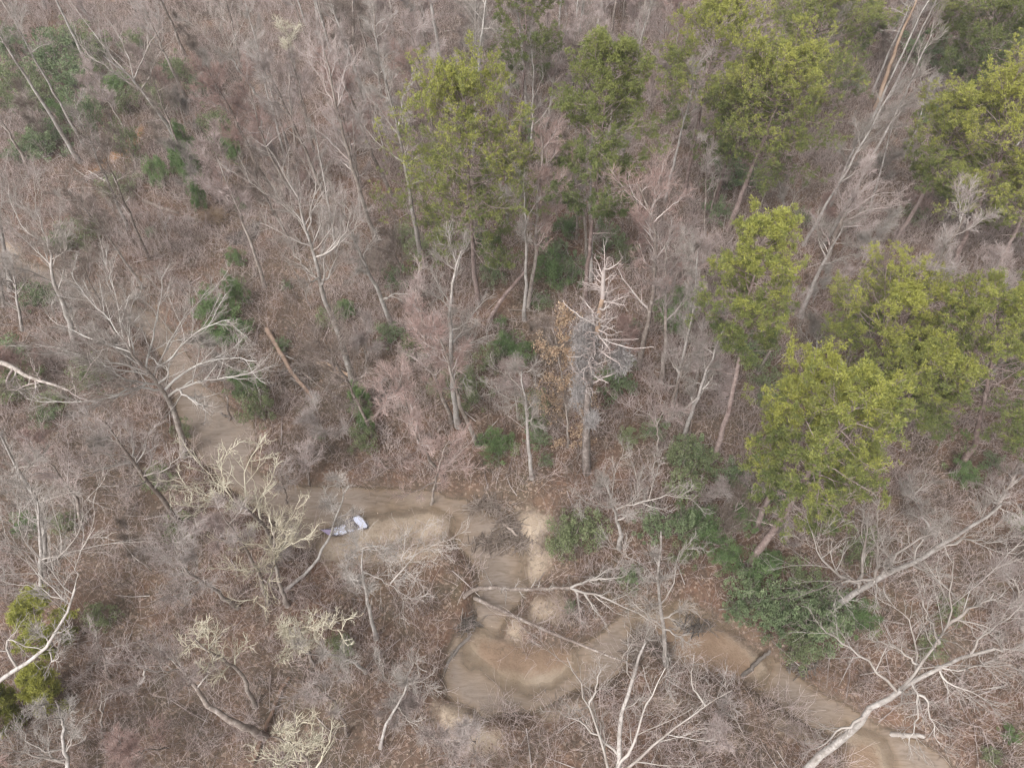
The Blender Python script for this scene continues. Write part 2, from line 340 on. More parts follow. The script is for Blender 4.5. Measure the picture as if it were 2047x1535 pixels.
def sprout(P, R, n, ang, lf, t0=.25, t1=1., npts=4, wig=.18, up=.12, rmin=.011, rf=.6, lmin=.25, fall=.55, flat=0., rs=None):
    rs = rs or rng
    B = len(P)
    if B == 0: return P[:0], R[:0]
    L = np.linalg.norm(np.diff(P, axis=1), axis=2).sum(1)
    t = t0+(t1-t0)*(np.arange(n)[None]+rs.uniform(0, 1, (B, n)))/n
    p, r, T = interp(P, R, t)
    ref = nrm(rs.normal(0, 1, p.shape)); s = nrm(np.cross(T, ref)); s[..., 2] *= (1-flat); s = nrm(s)
    a = np.radians(ang)*rs.uniform(.65, 1.3, t.shape)
    d = nrm(np.cos(a)[..., None]*T+np.sin(a)[..., None]*s)
    ln = np.maximum(lf*L[:, None]*(1-fall*(t-t0))*rs.uniform(.55, 1.25, t.shape), lmin)
    p = p.reshape(-1, 3); d = d.reshape(-1, 3); ln = ln.ravel(); r = np.minimum(r.ravel()*rf, .2*ln*.25+.02)
    out = [p]; st = ln/(npts-1)
    for i in range(npts-1):
        d = nrm(d+rs.normal(0, wig, d.shape)+np.array([0, 0, up]))
        out.append(out[-1]+d*st[:, None])
    Q = np.stack(out, 1); r = np.maximum(r, rmin)
    RR = r[:, None]*(1-np.linspace(0, 1, npts)[None]*.8); RR = np.maximum(RR, rmin*.75)
    return Q, RR

KINDS = {
 'white': ('trunk_grey', 'limb_white', 'twig_pale', .0135, .09),  # trunk mat, branch mat, twig mat, twig radius, wiggle
 'grey': ('trunk_grey', 'twig_pale', 'twig_grey', .0115, .11), 'wood': ('bare_wood', 'twig_pale', 'twig_pale', .014, .2), 'pale': ('trunk_pale', 'twig_pale', 'twig_pale', .0115, .09),
 'pink': ('trunk_grey', 'twig_grey', 'twig_pink', .0110, .10), 'red': ('trunk_grey', 'twig_grey', 'twig_red', .0115, .10),
 'lichen': ('trunk_grey', 'twig_lichen', 'twig_lichen', .019, .20), 'brown': ('trunk_grey', 'twig_grey', 'twig_brown', .011, .13),
}
def bare_tree(trunk, limbs=(), kind='grey', r=.17, nauto=8, tw=1.0, lob=.0, crown=.5, R=3.0, spread=48, name='bare_tree', loc=None, fine=1.0, limb_parts=True):
    """trunk: 3D polyline; limbs: 3D polylines; returns the Empty"""
    km = KINDS[kind]; base = np.array(trunk[0], float)
    e = empty(name, base)
    T = resample(trunk, 14, .05); Ltr = np.linalg.norm(np.diff(T, axis=0), axis=1).sum()
    RT = r*(1-np.linspace(0, 1, 14)*.82)**.9; RT[0] *= 1.35; RT[1] *= 1.05
    g = Geo(); g.tubes(T[None], RT[None], 7, .5); g.build('trunk', M[km[0]], e, off=base)
    L1 = []; R1 = []
    for lm in limbs:
        p = resample(lm, 10, .06)
        d = np.linalg.norm(T-p[0], axis=1); rr = max(min(RT[int(np.argmin(d))]*.62, .2), .03)
        if d.min() > 1.0: rr = max(r*.3, .03)
        rr = max(min(rr, .028*np.linalg.norm(np.diff(p, axis=0), axis=1).sum()), .025)
        q = rr*(1-np.linspace(0, 1, 10)*.8); L1.append(p); R1.append(np.maximum(q, .016))
    if limbs:
        g2 = Geo(); g2.tubes(np.array(L1), np.array(R1), 5, .62)
        if limb_parts:
            for i in range(len(L1)):
                gg = Geo(); gg.tubes(np.array(L1[i:i+1]), np.array(R1[i:i+1]), 5, .5); gg.build('limb', M[km[1]], e, off=base)
    g = Geo()
    if limbs and not limb_parts: g.tubes(np.array(L1), np.array(R1), 5, .62)
    allP = [np.array(L1)] if L1 else []; allR = [np.array(R1)] if L1 else []
    if nauto:
        A, AR = sprout(T[None], RT[None], nauto, spread, R/Ltr, crown, 1., 10, .12, .07, .02, .55, fall=.5)
        A[:, :, :] = A; g.tubes(A, AR, 4, .6); allP.append(A); allR.append(AR)
    # the leader itself also carries side branches
    P1 = np.concatenate(allP) if allP else T[None][:, -10:]; Q1 = np.concatenate(allR) if allR else RT[None][:, -10:]
    tw = tw*1.05; n2 = max(3, int(8.5*tw)); rm = km[3]; wg = km[4]
    P2, Q2 = sprout(P1, Q1, n2, 38, .44, .15, 1., 6, wg, .08, rm*1.5)
    g.tubes(P2, Q2, 3, np.clip(rng.normal(.58, .12, len(P2)), 0, 1))
    gt = Geo()
    P3, Q3 = sprout(P2, Q2, max(3, int(6.6*tw*fine)), 36, .50, .1, 1., 4, wg, .06, rm, lmin=.4)
    gt.tubes(P3, Q3, 3, np.clip(rng.normal(.5, .16, len(P3)), 0, 1))
    P4, Q4 = sprout(P3, Q3, max(2, int(3.3*tw*fine)), 34, .62, .12, 1., 3, wg, .04, rm*.8, lmin=.35)
    gt.tubes(P4, Q4, 3, np.clip(rng.normal(.45, .18, len(P4)), 0, 1))
    g.build('branches', M[km[1]], e, off=base)
    gt.build('twigs', M[km[2]], e, off=base)
    return e
def hero(trunk, limbs=(), kind='grey', r=.17, label='', k=.9, **kw):
    """trunk and limbs as pixel polylines of the photograph; a third number gives a height above ground"""
    B = onground(*trunk[0][:2]); pts = [B]
    for p in trunk[1:]:
        pts.append(at(p[0], p[1], p[2]) if len(p) > 2 else lift(p[0], p[1], .4*B*np.array([1, 1, 0])+.6*pts[-1]*np.array([1, 1, 0])+np.array([0, 0, pts[-1][2]]), None, pts[-1][2]-.3))
    T = np.array(pts); LL = []
    for lm in limbs:
        kk = k
        if isinstance(lm[0], float): kk = lm[0]; lm = lm[1:]
        # the limb's start: nearest trunk point in the picture
        tt = np.linspace(0, 1, 60); s = np.r_[0, np.cumsum(np.linalg.norm(np.diff(T, axis=0), axis=1))]
        C = np.stack([np.interp(tt*s[-1], s, T[:, i]) for i in range(3)], 1)
        for old in LL: C = np.concatenate([C, resample(old, 20)])
        u = np.array([project(c) for c in C]); dd = np.hypot(u[:, 0]-lm[0][0], u[:, 1]-lm[0][1])
        i = int(np.argmin(dd)); q = [C[i]]
        for p in (lm[1:] if dd[i] < 14 else lm):
            q.append(at(p[0], p[1], p[2]) if len(p) > 2 else lift(p[0], p[1], q[-1], kk, q[-1][2]-.6))
        LL.append(np.array(q))
    e = bare_tree(T, LL, kind, r*1.15, **kw); tag(e, label, 'tree')
    LAND.append((B, label)); HB.append(B)
    HT.append((label[:40], round(T[-1][2], 1), [round(float(np.linalg.norm(l[-1]-l[0])), 1) for l in LL]))
    return e
LAND = []; HB = []; HT = []

# ------------------------------------------------------------------ the bare trees one can tell apart
h = hero
# top left
h(Z(1, (470, 950), (20, 240), (-90, 60)), [], 'pale', .23, 'tall straight grey trunk slanting up to the left edge, longer of the two bare poles', nauto=7, crown=.75, R=3)
h(Z(1, (500, 870), (110, 180), (70, 90)), [Z(1, (150, 250), (120, 150), (130, 110))], 'pale', .17, 'tall straight grey trunk beside the longer pole, just left of the orange trickle', nauto=7, crown=.7, R=2.5, tw=.8)
h(Z(1, (190, 1010), (60, 800), (-40, 620)), [], 'grey', .18, 'grey leaning trunk leaving the left edge below the two long poles', nauto=6, crown=.6, R=3)
h(Z(1, (1060, 870), (960, 700), (840, 540), (720, 410), (600, 330)), [Z(1, (830, 530), (700, 450), (540, 340), (400, 270)), Z(1, (750, 440), (640, 330), (550, 200), (480, 100), (400, 0)), Z(1, (800, 470), (750, 320), (680, 180), (590, 70)),
   Z(1, (835, 520), (880, 430), (930, 300), (1010, 245)), Z(1, (800, 460), (850, 310), (890, 220), (960, 160)), Z(1, (560, 340), (450, 240), (430, 110))], 'pale', .25,
  'big pale tree with wide forked limbs leaning left above the evergreen saplings', nauto=3, crown=.6, R=3, tw=.8)
h(Z(1, (1100, 600), (1000, 400), (900, 180), (850, 60)), [], 'grey', .2, 'dark leaning trunk just behind the big pale forked tree', nauto=9, crown=.55, R=3.5)
h(Z(1, (1560, 640), (1470, 510), (1380, 390), (1340, 310)), [Z(1, (1340, 320), (1210, 240), (1180, 180), (1060, 100)), Z(1, (1340, 300), (1320, 150), (1290, -30)), Z(1, (1345, 290), (1410, 150), (1490, 20)), Z(1, (1330, 290), (1260, 120), (1180, 0)), Z(1, (1360, 320), (1290, 350))], 'pale', .2,
  'pale tree spreading a fan of limbs to the top edge, left of the pinkish maple', nauto=4, crown=.6, R=3)
h(Z(1, (1740, 1170), (1600, 960), (1510, 740), (1480, 600), (1460, 500)), [Z(1, (1490, 640), (1450, 570), (1330, 570), (1210, 510)), Z(1, (1500, 780), (1400, 790), (1270, 800)), Z(1, (1570, 850), (1650, 770), (1770, 710)), Z(1, (1480, 640), (1380, 680))], 'red', .15,
  'reddish twigged maple with a rosy crown above the dark green cedar', nauto=12, crown=.5, R=3.2, tw=1.1)
h(Z(1, (2200, 1420), (2110, 1150), (2010, 800), (1950, 600), (1900, 300)), [Z(1, (1960, 640), (1880, 470), (1790, 310)), Z(1, (1990, 640), (2000, 470), (2040, 290)), Z(1, (1930, 500), (1880, 300), (1870, 130)), Z(1, (2060, 950), (1900, 800), (1800, 720)), Z(1, (2080, 960), (1900, 870))], 'pink', .22,
  'tall pinkish tree with a long vase of limbs left of the rounded green pine', nauto=7, crown=.4, R=3.5)
h(Z(1, (1740, 900), (1700, 700), (1690, 480), (1685, 250), (1680, 150)), [], 'lichen', .13, 'yellowish lichen covered tree with knobbly crown near the top edge, left of centre', nauto=9, crown=.7, R=1.8, tw=.8, fine=.8)
h([(706, 765), (690, 700), (656, 622), (636, 540), (622, 490), (600, 420)], [Z(1, (1830, 1420), (1740, 1170), (1650, 980), (1560, 860)), Z(1, (1840, 1390), (1760, 1290), (1560, 1130), (1370, 1000)), Z(1, (1830, 1390), (1800, 1300), (1850, 1100), (1830, 960)),
   Z(1, (1870, 1450), (1960, 1300), (1960, 1100)), Z(1, (1820, 1440), (1700, 1400), (1530, 1300)), Z(1, (1890, 1500), (2010, 1400), (2060, 1210)), Z(4, (1920, 170), (1950, 80), (1990, -60)), Z(4, (1870, 200), (1780, 100), (1690, -20))], 'pale', .27,
  'tallest pale grey tree left of centre, straight trunk rising from the split orange logs', nauto=5, crown=.55, R=3.5, tw=1.1)
h(Z(4, (440, 560), (380, 330), (310, 200), (290, 0), (280, -80)), [Z(1, (290, 1460), (360, 1290), (350, 1160)), Z(1, (290, 1430), (220, 1280), (190, 1150), (225, 990)), Z(1, (270, 1450), (120, 1350), (50, 1150), (20, 950)), Z(1, (290, 1440), (300, 1380), (410, 1330))], 'pale', .24,
  'dense pale crowned tree at the left edge below the long grey poles', nauto=8, crown=.5, R=5, tw=1.1)
h(Z(1, (60, 1700), (30, 1500), (0, 1300), (-30, 1050)), [], 'pale', .2, 'pale tree cut by the left edge, beside the dense pale crown', nauto=9, crown=.4, R=4.5)
h(Z(1, (1010, 1480), (960, 1340), (910, 1235)), [Z(1, (960, 1340), (985, 1270))], 'grey', .06, 'thin forked sapling alone on brown ground left of the black puddle', nauto=2, crown=.4, R=1.2, tw=.6)
h(Z(1, (785, 1430), (700, 1300), (640, 1190)), [], 'grey', .06, 'thin sapling left of the forked sapling, over bare brown ground', nauto=3, crown=.5, R=1.5, tw=.6)
h(Z(1, (230, 800), (170, 690), (130, 580)), [], 'grey', .1, 'small silvery tree low beside the foot of the long poles', nauto=9, crown=.2, R=2.2)
# top middle
h(Z(2, (485, 1560), (425, 1260), (375, 950), (330, 720), (270, 520)), [Z(2, (360, 850), (280, 700), (160, 560)), Z(2, (375, 960), (270, 880), (110, 720)), Z(2, (345, 800), (360, 600), (420, 460))], 'pale', .24,
  'tall light trunk close along the left side of the rounded green pine', nauto=9, crown=.45, R=3.8)
h(Z(2, (130, 1540), (60, 1330), (-20, 1190)), [Z(2, (20, 1270), (10, 1100)), Z(2, (60, 1320), (110, 1180))], 'grey', .15, 'grey tree between the tallest pale tree and the rounded pine', nauto=8, crown=.4, R=2.5)
h(Z(2, (1110, 930), (1125, 740), (1128, 600), (1130, 430), (1120, 300)), [Z(2, (1128, 660), (1090, 530), (1030, 430), (930, 480)), Z(2, (1130, 580), (1200, 430), (1110, 370)), Z(2, (1125, 740), (1180, 690), (1260, 560)), Z(2, (1130, 620), (1010, 560), (950, 500))], 'pale', .13,
  'crooked pale tree standing in the gap between the two rounded pines', nauto=6, crown=.4, R=2.5)
h(Z(2, (548, 560), (522, 300), (480, 110), (440, -20)), [], 'grey', .17, 'grey tree behind the rounded pine, its fan of branches at the top edge', nauto=11, crown=.45, R=3.5)
h(Z(2, (700, 500), (714, 300), (720, 150)), [], 'grey', .09, 'slim grey sapling with a small fan behind the rounded pine', nauto=6, crown=.5, R=1.5)
h(Z(2, (822, 520), (815, 220), (790, -40)), [], 'pale', .12, 'long thin pale stem reaching the top edge behind the rounded pine', nauto=7, crown=.5, R=2)
h(Z(2, (782, 500), (768, 280), (760, 150)), [], 'brown', .09, 'yellowish thin stem beside the long pale stem behind the rounded pine', nauto=4, crown=.6, R=1.2)
h(Z(2, (425, 700), (435, 560), (430, 450), (420, 390)), [], 'lichen', .1, 'lichen yellow twisted crown over reddish ground left of the rounded pine top', nauto=9, crown=.5, R=2.2, tw=.7, fine=.6)
h(Z(2, (40, 780), (60, 600), (0, 380)), [], 'pink', .13, 'pinkish tree with upright sprays left of the twisted lichen crown', nauto=9, crown=.4, R=3)
h([(1048, 640), (1052, 530), (1050, 440), (1046, 370)], [Z(2, (1090, 1300), (1150, 1180), (1180, 1060)), Z(2, (1085, 1260), (1000, 1150))], 'pale', .17, 'straight pale trunk in front of the rounded pine, above the slanting log', nauto=6, crown=.55, R=2.5)
h(Z(2, (1440, 1560), (1436, 1290), (1395, 1100), (1290, 890), (1240, 770)), [Z(2, (1250, 820), (1180, 740)), Z(2, (1255, 800), (1290, 690)), Z(2, (1430, 1400), (1560, 1370)), Z(2, (1400, 1180), (1330, 1120))], 'grey', .15,
  'grey tree bending left in front of the second rounded pine', nauto=8, crown=.4, R=2.5)
h(Z(2, (1205, 1290), (1200, 1100), (1195, 930)), [], 'grey', .11, 'slim grey stem between the two rounded pines, left of the bending tree', nauto=6, crown=.4, R=1.8)
h(Z(2, (1265, 1260), (1272, 1100), (1272, 930)), [], 'pink', .1, 'slim straight stem right beside the slim grey one between the pines', nauto=6, crown=.4, R=1.8)
h(Z(2, (1500, 1330), (1560, 1130), (1620, 900), (1645, 760)), [], 'pale', .13, 'pale stem leaning right out of the second rounded pine', nauto=8, crown=.4, R=2.2)
h(Z(2, (1380, 1400), (1395, 1150), (1400, 850)), [], 'grey', .12, 'upright grey stem under the left half of the second rounded pine', nauto=9, crown=.4, R=2.2)
h([(1275, 735), (1292, 664), (1309, 568), (1313, 500), (1308, 440), (1275, 370)], [Z(5, (1850, 60), (1830, -80), (1740, -200)), Z(5, (1840, 330), (1940, 210), (2050, 110)), Z(5, (1810, 350), (1700, 230), (1620, 100)), Z(2, (1850, 1300), (1960, 1180), (2040, 1130)),
   Z(2, (1840, 1250), (1850, 1080), (1900, 930)), Z(2, (1750, 1070), (1640, 1090), (1600, 1010))], 'red', .22, 'tall pale trunk carrying a broad crown of reddish twigs right of centre', nauto=9, crown=.45, R=3.6, tw=1.1)
for i, (x, y, lab) in enumerate([(1360, 380, 'light pinkish tree whose sprays rise behind the second rounded pine'), (1450, 330, 'light pinkish tree right of the first sprays behind the second rounded pine'), (1560, 390, 'light pinkish sprays nearest the top right tall pine'),
   (1750, 330, 'pale pink tree in the upper gap just left of the yellow topped pine'), (1900, 260, 'pale tree at the top edge right above the yellow topped pine')]):
    h(Z(2, (x, y+160), (x-5, y), (x-8, y-190)), [], 'pink', .13, lab, nauto=11, crown=.3, R=2.8)
h(Z(2, (960, 620), (950, 430), (930, 260)), [], 'grey', .12, 'grey tangled tree left of the crooked pale tree between pines', nauto=10, crown=.3, R=3)
h(Z(2, (250, 330), (150, 140), (70, 0)), [Z(2, (200, 240), (60, 130), (-60, 20))], 'brown', .15, 'brown tinted tree with drooping sprays at the top edge, left of centre', nauto=10, crown=.3, R=3.2)
# top right
h(Z(3, (1180, 640), (1250, 420), (1330, 200), (1425, 0), (1460, -90)), [Z(3, (1370, 95), (1280, 50), (1210, 45)), Z(3, (1345, 145), (1290, 110), (1260, 100)), Z(3, (1330, 185), (1260, 175), (1210, 180)), Z(3, (1330, 245), (1365, 262)), Z(3, (1300, 260), (1250, 245)), Z(3, (1270, 375), (1320, 380)), Z(3, (1405, 30), (1375, 10))], 'wood', .26,
  'dead snag with bare orange wood and stub limbs at the top right edge', nauto=0, tw=.35, name='dead_snag')
h(Z(3, (890, 1560), (940, 1370), (1010, 1230), (1080, 1100), (1150, 1000)), [Z(3, (940, 1370), (1010, 1200), (1180, 1050)), Z(3, (960, 1310), (1130, 1230), (1330, 1200)), Z(3, (980, 1270), (1180, 1130), (1330, 1120)), Z(3, (920, 1440), (860, 1330), (810, 1260))], 'pink', .24,
  'leaning tree with a swept pinkish crown right of the lone yellow green pine', nauto=9, crown=.4, R=4, tw=1.15)
h(Z(3, (900, 1230), (965, 1070), (1040, 900), (1095, 780), (1170, 670)), [Z(3, (1060, 870), (1190, 790), (1250, 720)), Z(3, (1050, 880), (960, 870), (900, 860)), Z(3, (1090, 800), (1060, 700)), Z(3, (960, 1080), (1080, 1000), (1200, 900))], 'pale', .18,
  'silvery tree with curved limbs left of the yellow crowned pine group', nauto=8, crown=.4, R=3.2, tw=1.1)
h(Z(3, (1345, 920), (1415, 760), (1465, 610), (1450, 500), (1440, 460)), [Z(3, (1460, 560), (1520, 510), (1500, 460)), Z(3, (1465, 620), (1560, 550), (1625, 520)), Z(3, (1455, 560), (1380, 500), (1300, 540))], 'pale', .1,
  'thin pale tree with a wide flat fork below the orange wood snag', nauto=5, crown=.5, R=2.3)
h(Z(3, (650, 1340), (640, 1190), (608, 1040)), [Z(3, (645, 1270), (720, 1130), (790, 1060))], 'pale', .11, 'pale thin stem under the second pine from the yellow top', nauto=6, crown=.4, R=2)
h(Z(3, (465, 1320), (520, 1170), (575, 1020)), [], 'brown', .1, 'greenish brown straight stem beside the thick pine trunk', nauto=4, crown=.5, R=1.6)
h(Z(3, (180, 1390), (185, 1100), (192, 830)), [], 'grey', .12, 'upright grey stem below the yellow topped pine', nauto=7, crown=.5, R=1.8)
h(Z(3, (205, 1300), (250, 1080), (310, 930), (335, 840)), [], 'grey', .11, 'slanting thin grey stem right of the upright stem below the yellow topped pine', nauto=7, crown=.5, R=1.8)
h(Z(3, (1830, 700), (1900, 520), (1960, 400)), [], 'grey', .13, 'grey tree below the dark pines at the top right corner', nauto=10, crown=.3, R=3)
h(Z(3, (1560, 640), (1640, 480), (1720, 330), (1790, 220)), [], 'pink', .14, 'pinkish tree in front of the dark pines near the top right corner', nauto=10, crown=.3, R=3)
h(Z(3, (430, 260), (470, 120), (530, -20)), [], 'pink', .14, 'pinkish sprays at the top edge right of the yellow topped pine', nauto=11, crown=.3, R=3)
# middle left: the great tree over the creek
h(Z(4, (1075, 1200), (1045, 1010), (960, 830), (850, 700), (760, 590), (700, 500)), [
   Z(4, (700, 500), (610, 380), (480, 250), (410, 130)), Z(4, (720, 530), (690, 330), (660, 180), (600, 10)), Z(4, (760, 590), (740, 460), (760, 330), (820, 240)),
   Z(4, (900, 750), (960, 600), (1050, 420), (1250, 200)), Z(4, (860, 700), (890, 520), (930, 330), (960, 150)), [.6]+[(x, y) for x, y in Z(4, (980, 800), (1100, 690), (1300, 620), (1500, 645))], [.6]+Z(4, (1000, 850), (1060, 790), (1230, 760), (1500, 715)),
   [.5]+Z(4, (1020, 800), (1130, 870), (1215, 945)), [.6]+Z(4, (860, 710), (700, 660), (430, 600), (180, 540)), [.7]+Z(4, (760, 600), (640, 560), (480, 500), (290, 400)),
   [.5]+Z(4, (900, 850), (860, 770), (700, 830), (560, 890), (410, 975)), [.5]+Z(4, (860, 780), (700, 860), (350, 895), (150, 870)), Z(4, (960, 700), (1050, 560), (1200, 440), (1350, 400)), [.8]+Z(4, (900, 790), (1010, 720), (860, 610))], 'white', .24,
  'great spreading white limbed tree whose crown covers the creek at the left', nauto=5, crown=.55, R=5.5, tw=1.3)
h([(-70, 800), (-40, 745), (0, 718, 9), (45, 750, 10), (90, 765, 11), (140, 780, 12)], [Z(4, (250, 760, 11), (170, 620, 13)), Z(4, (0, 810, 10), (60, 825, 9.5), (250, 765, 11)), Z(4, (400, 820, 12), (500, 750, 13), (520, 680, 14), (560, 640, 15)), Z(4, (400, 830, 12), (440, 860, 12.5), (430, 700, 14))], 'brown', .3,
  'thick brown limbed tree arching in from the left edge below the great white tree', nauto=4, crown=.6, R=3)
h(Z(4, (1110, 1660), (1010, 1540), (850, 1330), (750, 1210), (680, 1110), (620, 1000)), [Z(4, (750, 1220), (600, 1180), (440, 1190)), Z(4, (700, 1140), (560, 1060), (470, 1000)), Z(4, (760, 1240), (560, 1290), (430, 1350)), [.6]+Z(4, (830, 1320), (960, 1290), (1060, 1200)), Z(4, (800, 1270), (780, 1150), (740, 1020)),
   Z(4, (840, 1310), (900, 1200), (890, 1080))], 'grey', .2, 'leaning grey tree with open fork, just below the great white tree', nauto=6, crown=.45, R=3)
h(Z(4, (250, 1900), (260, 1650), (220, 1480, 11), (150, 1360, 13), (100, 1280, 15), (0, 1080, 18)), [Z(4, (200, 1470, 11), (100, 1440, 12), (0, 1370, 13)), Z(4, (110, 1290, 15), (60, 1200, 16), (40, 1100, 17))], 'pale', .2, 'white crooked tree at the left edge under the thick brown limbs', nauto=6, crown=.5, R=3)
h(Z(4, (470, 1620), (460, 1480), (380, 1350), (280, 1220), (180, 1200)), [Z(4, (400, 1380), (400, 1200), (390, 1080))], 'pink', .13, 'pinkish grey tree left of the leaning grey tree with open fork', nauto=8, crown=.4, R=2.6)
h([(545, 1090), (530, 1050), (480, 1010), (430, 985)], [Z(4, (1400, 1500), (1280, 1370), (1150, 1230), (1080, 1150)), Z(4, (1450, 1500), (1430, 1300), (1480, 1160), (1560, 1120)), Z(4, (1350, 1460), (1180, 1420), (1000, 1330)), Z(4, (1500, 1500), (1560, 1380), (1620, 1260)), Z(4, (1300, 1450), (1300, 1250), (1350, 1130)), Z(4, (1250, 1500), (1100, 1500), (1000, 1480))], 'lichen', .16,
  'cream lichen covered tree spreading over the creek bend, left of the plastic sheet', nauto=7, crown=.3, R=2.6, tw=.85, fine=.8)
h(Z(7, (1680, 570), (1620, 430), (1600, 250), (1595, 130)), [Z(7, (1600, 250), (1450, 210), (1290, 190)), Z(7, (1600, 200), (1700, 60), (1760, -60)), Z(7, (1600, 160), (1560, 0), (1540, -90)), Z(7, (1610, 260), (1740, 200), (1830, 150)), Z(7, (1600, 300), (1480, 370), (1290, 350)), Z(7, (1610, 330), (1560, 450), (1470, 590))], 'lichen', .16,
  'cream lichen covered tree with radial crown just left of the plastic sheet', nauto=8, crown=.4, R=3, tw=.9, fine=.8)
h(Z(4, (1810, 1370), (1800, 1290), (1790, 1200)), [], 'pink', .07, 'small tan tree with radial crown above the sheet on the creek bank', nauto=10, crown=.3, R=2.3, tw=.8)
h(Z(4, (1680, 1500), (1660, 1400), (1640, 1290)), [], 'grey', .07, 'small grey tree left of the small tan tree at the creek', nauto=8, crown=.3, R=1.8, tw=.8)
h(Z(7, (1570, 560), (1500, 350), (1400, 190), (1290, 30)), [], 'grey', .14, 'slanting grey trunk between the two lichen covered trees', nauto=5, crown=.6, R=2)
h(Z(7, (1650, 500), (1830, 350), (1930, 160), (1990, -20), (2040, -130)), [Z(7, (1930, 160), (2060, 60)), Z(7, (1980, 20), (1900, -80))], 'pale', .12, 'pale slim tree leaning right across the white plastic sheet', nauto=6, crown=.5, R=2.2)
h(Z(4, (1815, 345), (1765, 200), (1690, 80)), [], 'pale', .045, 'thin pale bare pole leaning left of the tallest pale tree', nauto=0, tw=.5)
h(Z(4, (1345, 1020), (1335, 930), (1328, 840)), [], 'brown', .12, 'short grey post of a broken tree standing in the creek', nauto=0, tw=.3)
# middle
h(Z(5, (300, 440), (245, 290), (155, 110), (100, -10), (60, -100)), [Z(5, (250, 290), (330, 250), (420, 260)), Z(5, (160, 120), (120, 60), (20, 50))], 'pale', .22, 'pale leaning trunk right of the tallest pale tree, among green saplings', nauto=8, crown=.5, R=3)
h(Z(5, (690, 1030), (655, 800), (648, 560), (642, 330), (650, 180), (710, 0)), [Z(5, (650, 560), (740, 420), (860, 280)), Z(5, (645, 340), (570, 270), (480, 240)), Z(5, (650, 200), (700, 60), (740, -60)), Z(5, (655, 600), (760, 540), (900, 490)), Z(5, (650, 620), (560, 560), (530, 600)), [.3]+Z(5, (655, 690), (720, 710), (730, 800))], 'pale', .22,
  'double stemmed pale tree in the middle, its straight taller stem', nauto=7, crown=.4, R=3)
h(Z(5, (650, 1010), (605, 870), (520, 680), (482, 420), (440, 190)), [Z(5, (540, 720), (440, 620), (330, 580)), Z(5, (500, 520), (440, 430), (360, 440)), Z(5, (480, 400), (420, 300), (400, 200))], 'pink', .16,
  'curved left stem of the double pale tree in the middle', nauto=9, crown=.35, R=3)
h(Z(5, (1120, 1330), (1095, 1120), (1090, 930), (1070, 820), (1062, 700)), [Z(5, (1088, 900), (960, 850), (860, 795)), Z(5, (1070, 810), (950, 720), (880, 650)), Z(5, (1065, 740), (1000, 660), (1050, 640)), [.4]+Z(5, (1085, 880), (1010, 900), (950, 930)), [.3]+Z(5, (1088, 950), (1110, 1010), (1180, 1040)), Z(5, (1065, 720), (1130, 680), (1150, 770))], 'pale', .16,
  'pale crooked little tree with bent top below centre, right of the round bush', nauto=4, crown=.5, R=1.6, tw=.9)
h(Z(5, (600, 1330), (470, 1150), (400, 980), (382, 880), (350, 770)), [Z(5, (350, 770), (280, 740), (200, 790)), Z(5, (345, 770), (260, 700)), Z(5, (360, 790), (280, 860), (230, 950))], 'red', .12,
  'arching tree with rosy radial twigs above the muddy creek', nauto=12, crown=.3, R=2.6, tw=1.1)
h(Z(5, (530, 1490), (560, 1330), (590, 1190), (640, 1110)), [Z(5, (560, 1300), (420, 1200), (280, 1280)), Z(5, (570, 1280), (700, 1200), (790, 1080)), Z(5, (560, 1260), (640, 1250), (780, 1270)), Z(5, (550, 1350), (450, 1400), (350, 1450))], 'red', .1,
  'pinkish low tree leaning over the creek edge, arms hanging to the water', nauto=8, crown=.3, R=2.6)
h(Z(5, (148, 730), (150, 600), (155, 480)), [], 'grey', .09, 'small grey round crowned tree just right of the tallest pale trunk', nauto=14, crown=.45, R=2.3)
h(Z(5, (1915, 1020), (1955, 850), (2000, 690), (2050, 530)), [Z(5, (1990, 730), (1930, 650), (1880, 640))], 'grey', .16, 'grey trunk leaning right below the reddish crowned tree', nauto=9, crown=.45, R=3)
h(Z(5, (1860, 1200), (1858, 1070), (1862, 980), (1890, 930)), [Z(5, (1860, 980), (1730, 930), (1620, 890)), Z(5, (1890, 930), (1960, 940), (2040, 930)), Z(5, (1885, 930), (1870, 850), (1790, 770))], 'pink', .09, 'small open tree with flat forked limbs right of the moss hung snag', nauto=4, crown=.5, R=1.8)
h([(1237, 1095), (1240, 1050), (1222, 1012), (1215, 970)], [Z(5, (1600, 1480), (1590, 1350), (1660, 1160)), Z(5, (1600, 1500), (1490, 1490), (1350, 1440)), Z(5, (1610, 1520), (1760, 1440), (1700, 1200)), Z(5, (1620, 1520), (1800, 1460), (1920, 1420), (2045, 1460)), Z(5, (1800, 1450), (1830, 1330), (1850, 1180)), Z(8, (1640, 60), (1760, 20), (1790, -60))], 'pale', .16,
  'pale many forked tree standing above the olive thicket, right of the creek junction', nauto=4, crown=.5, R=2.2)
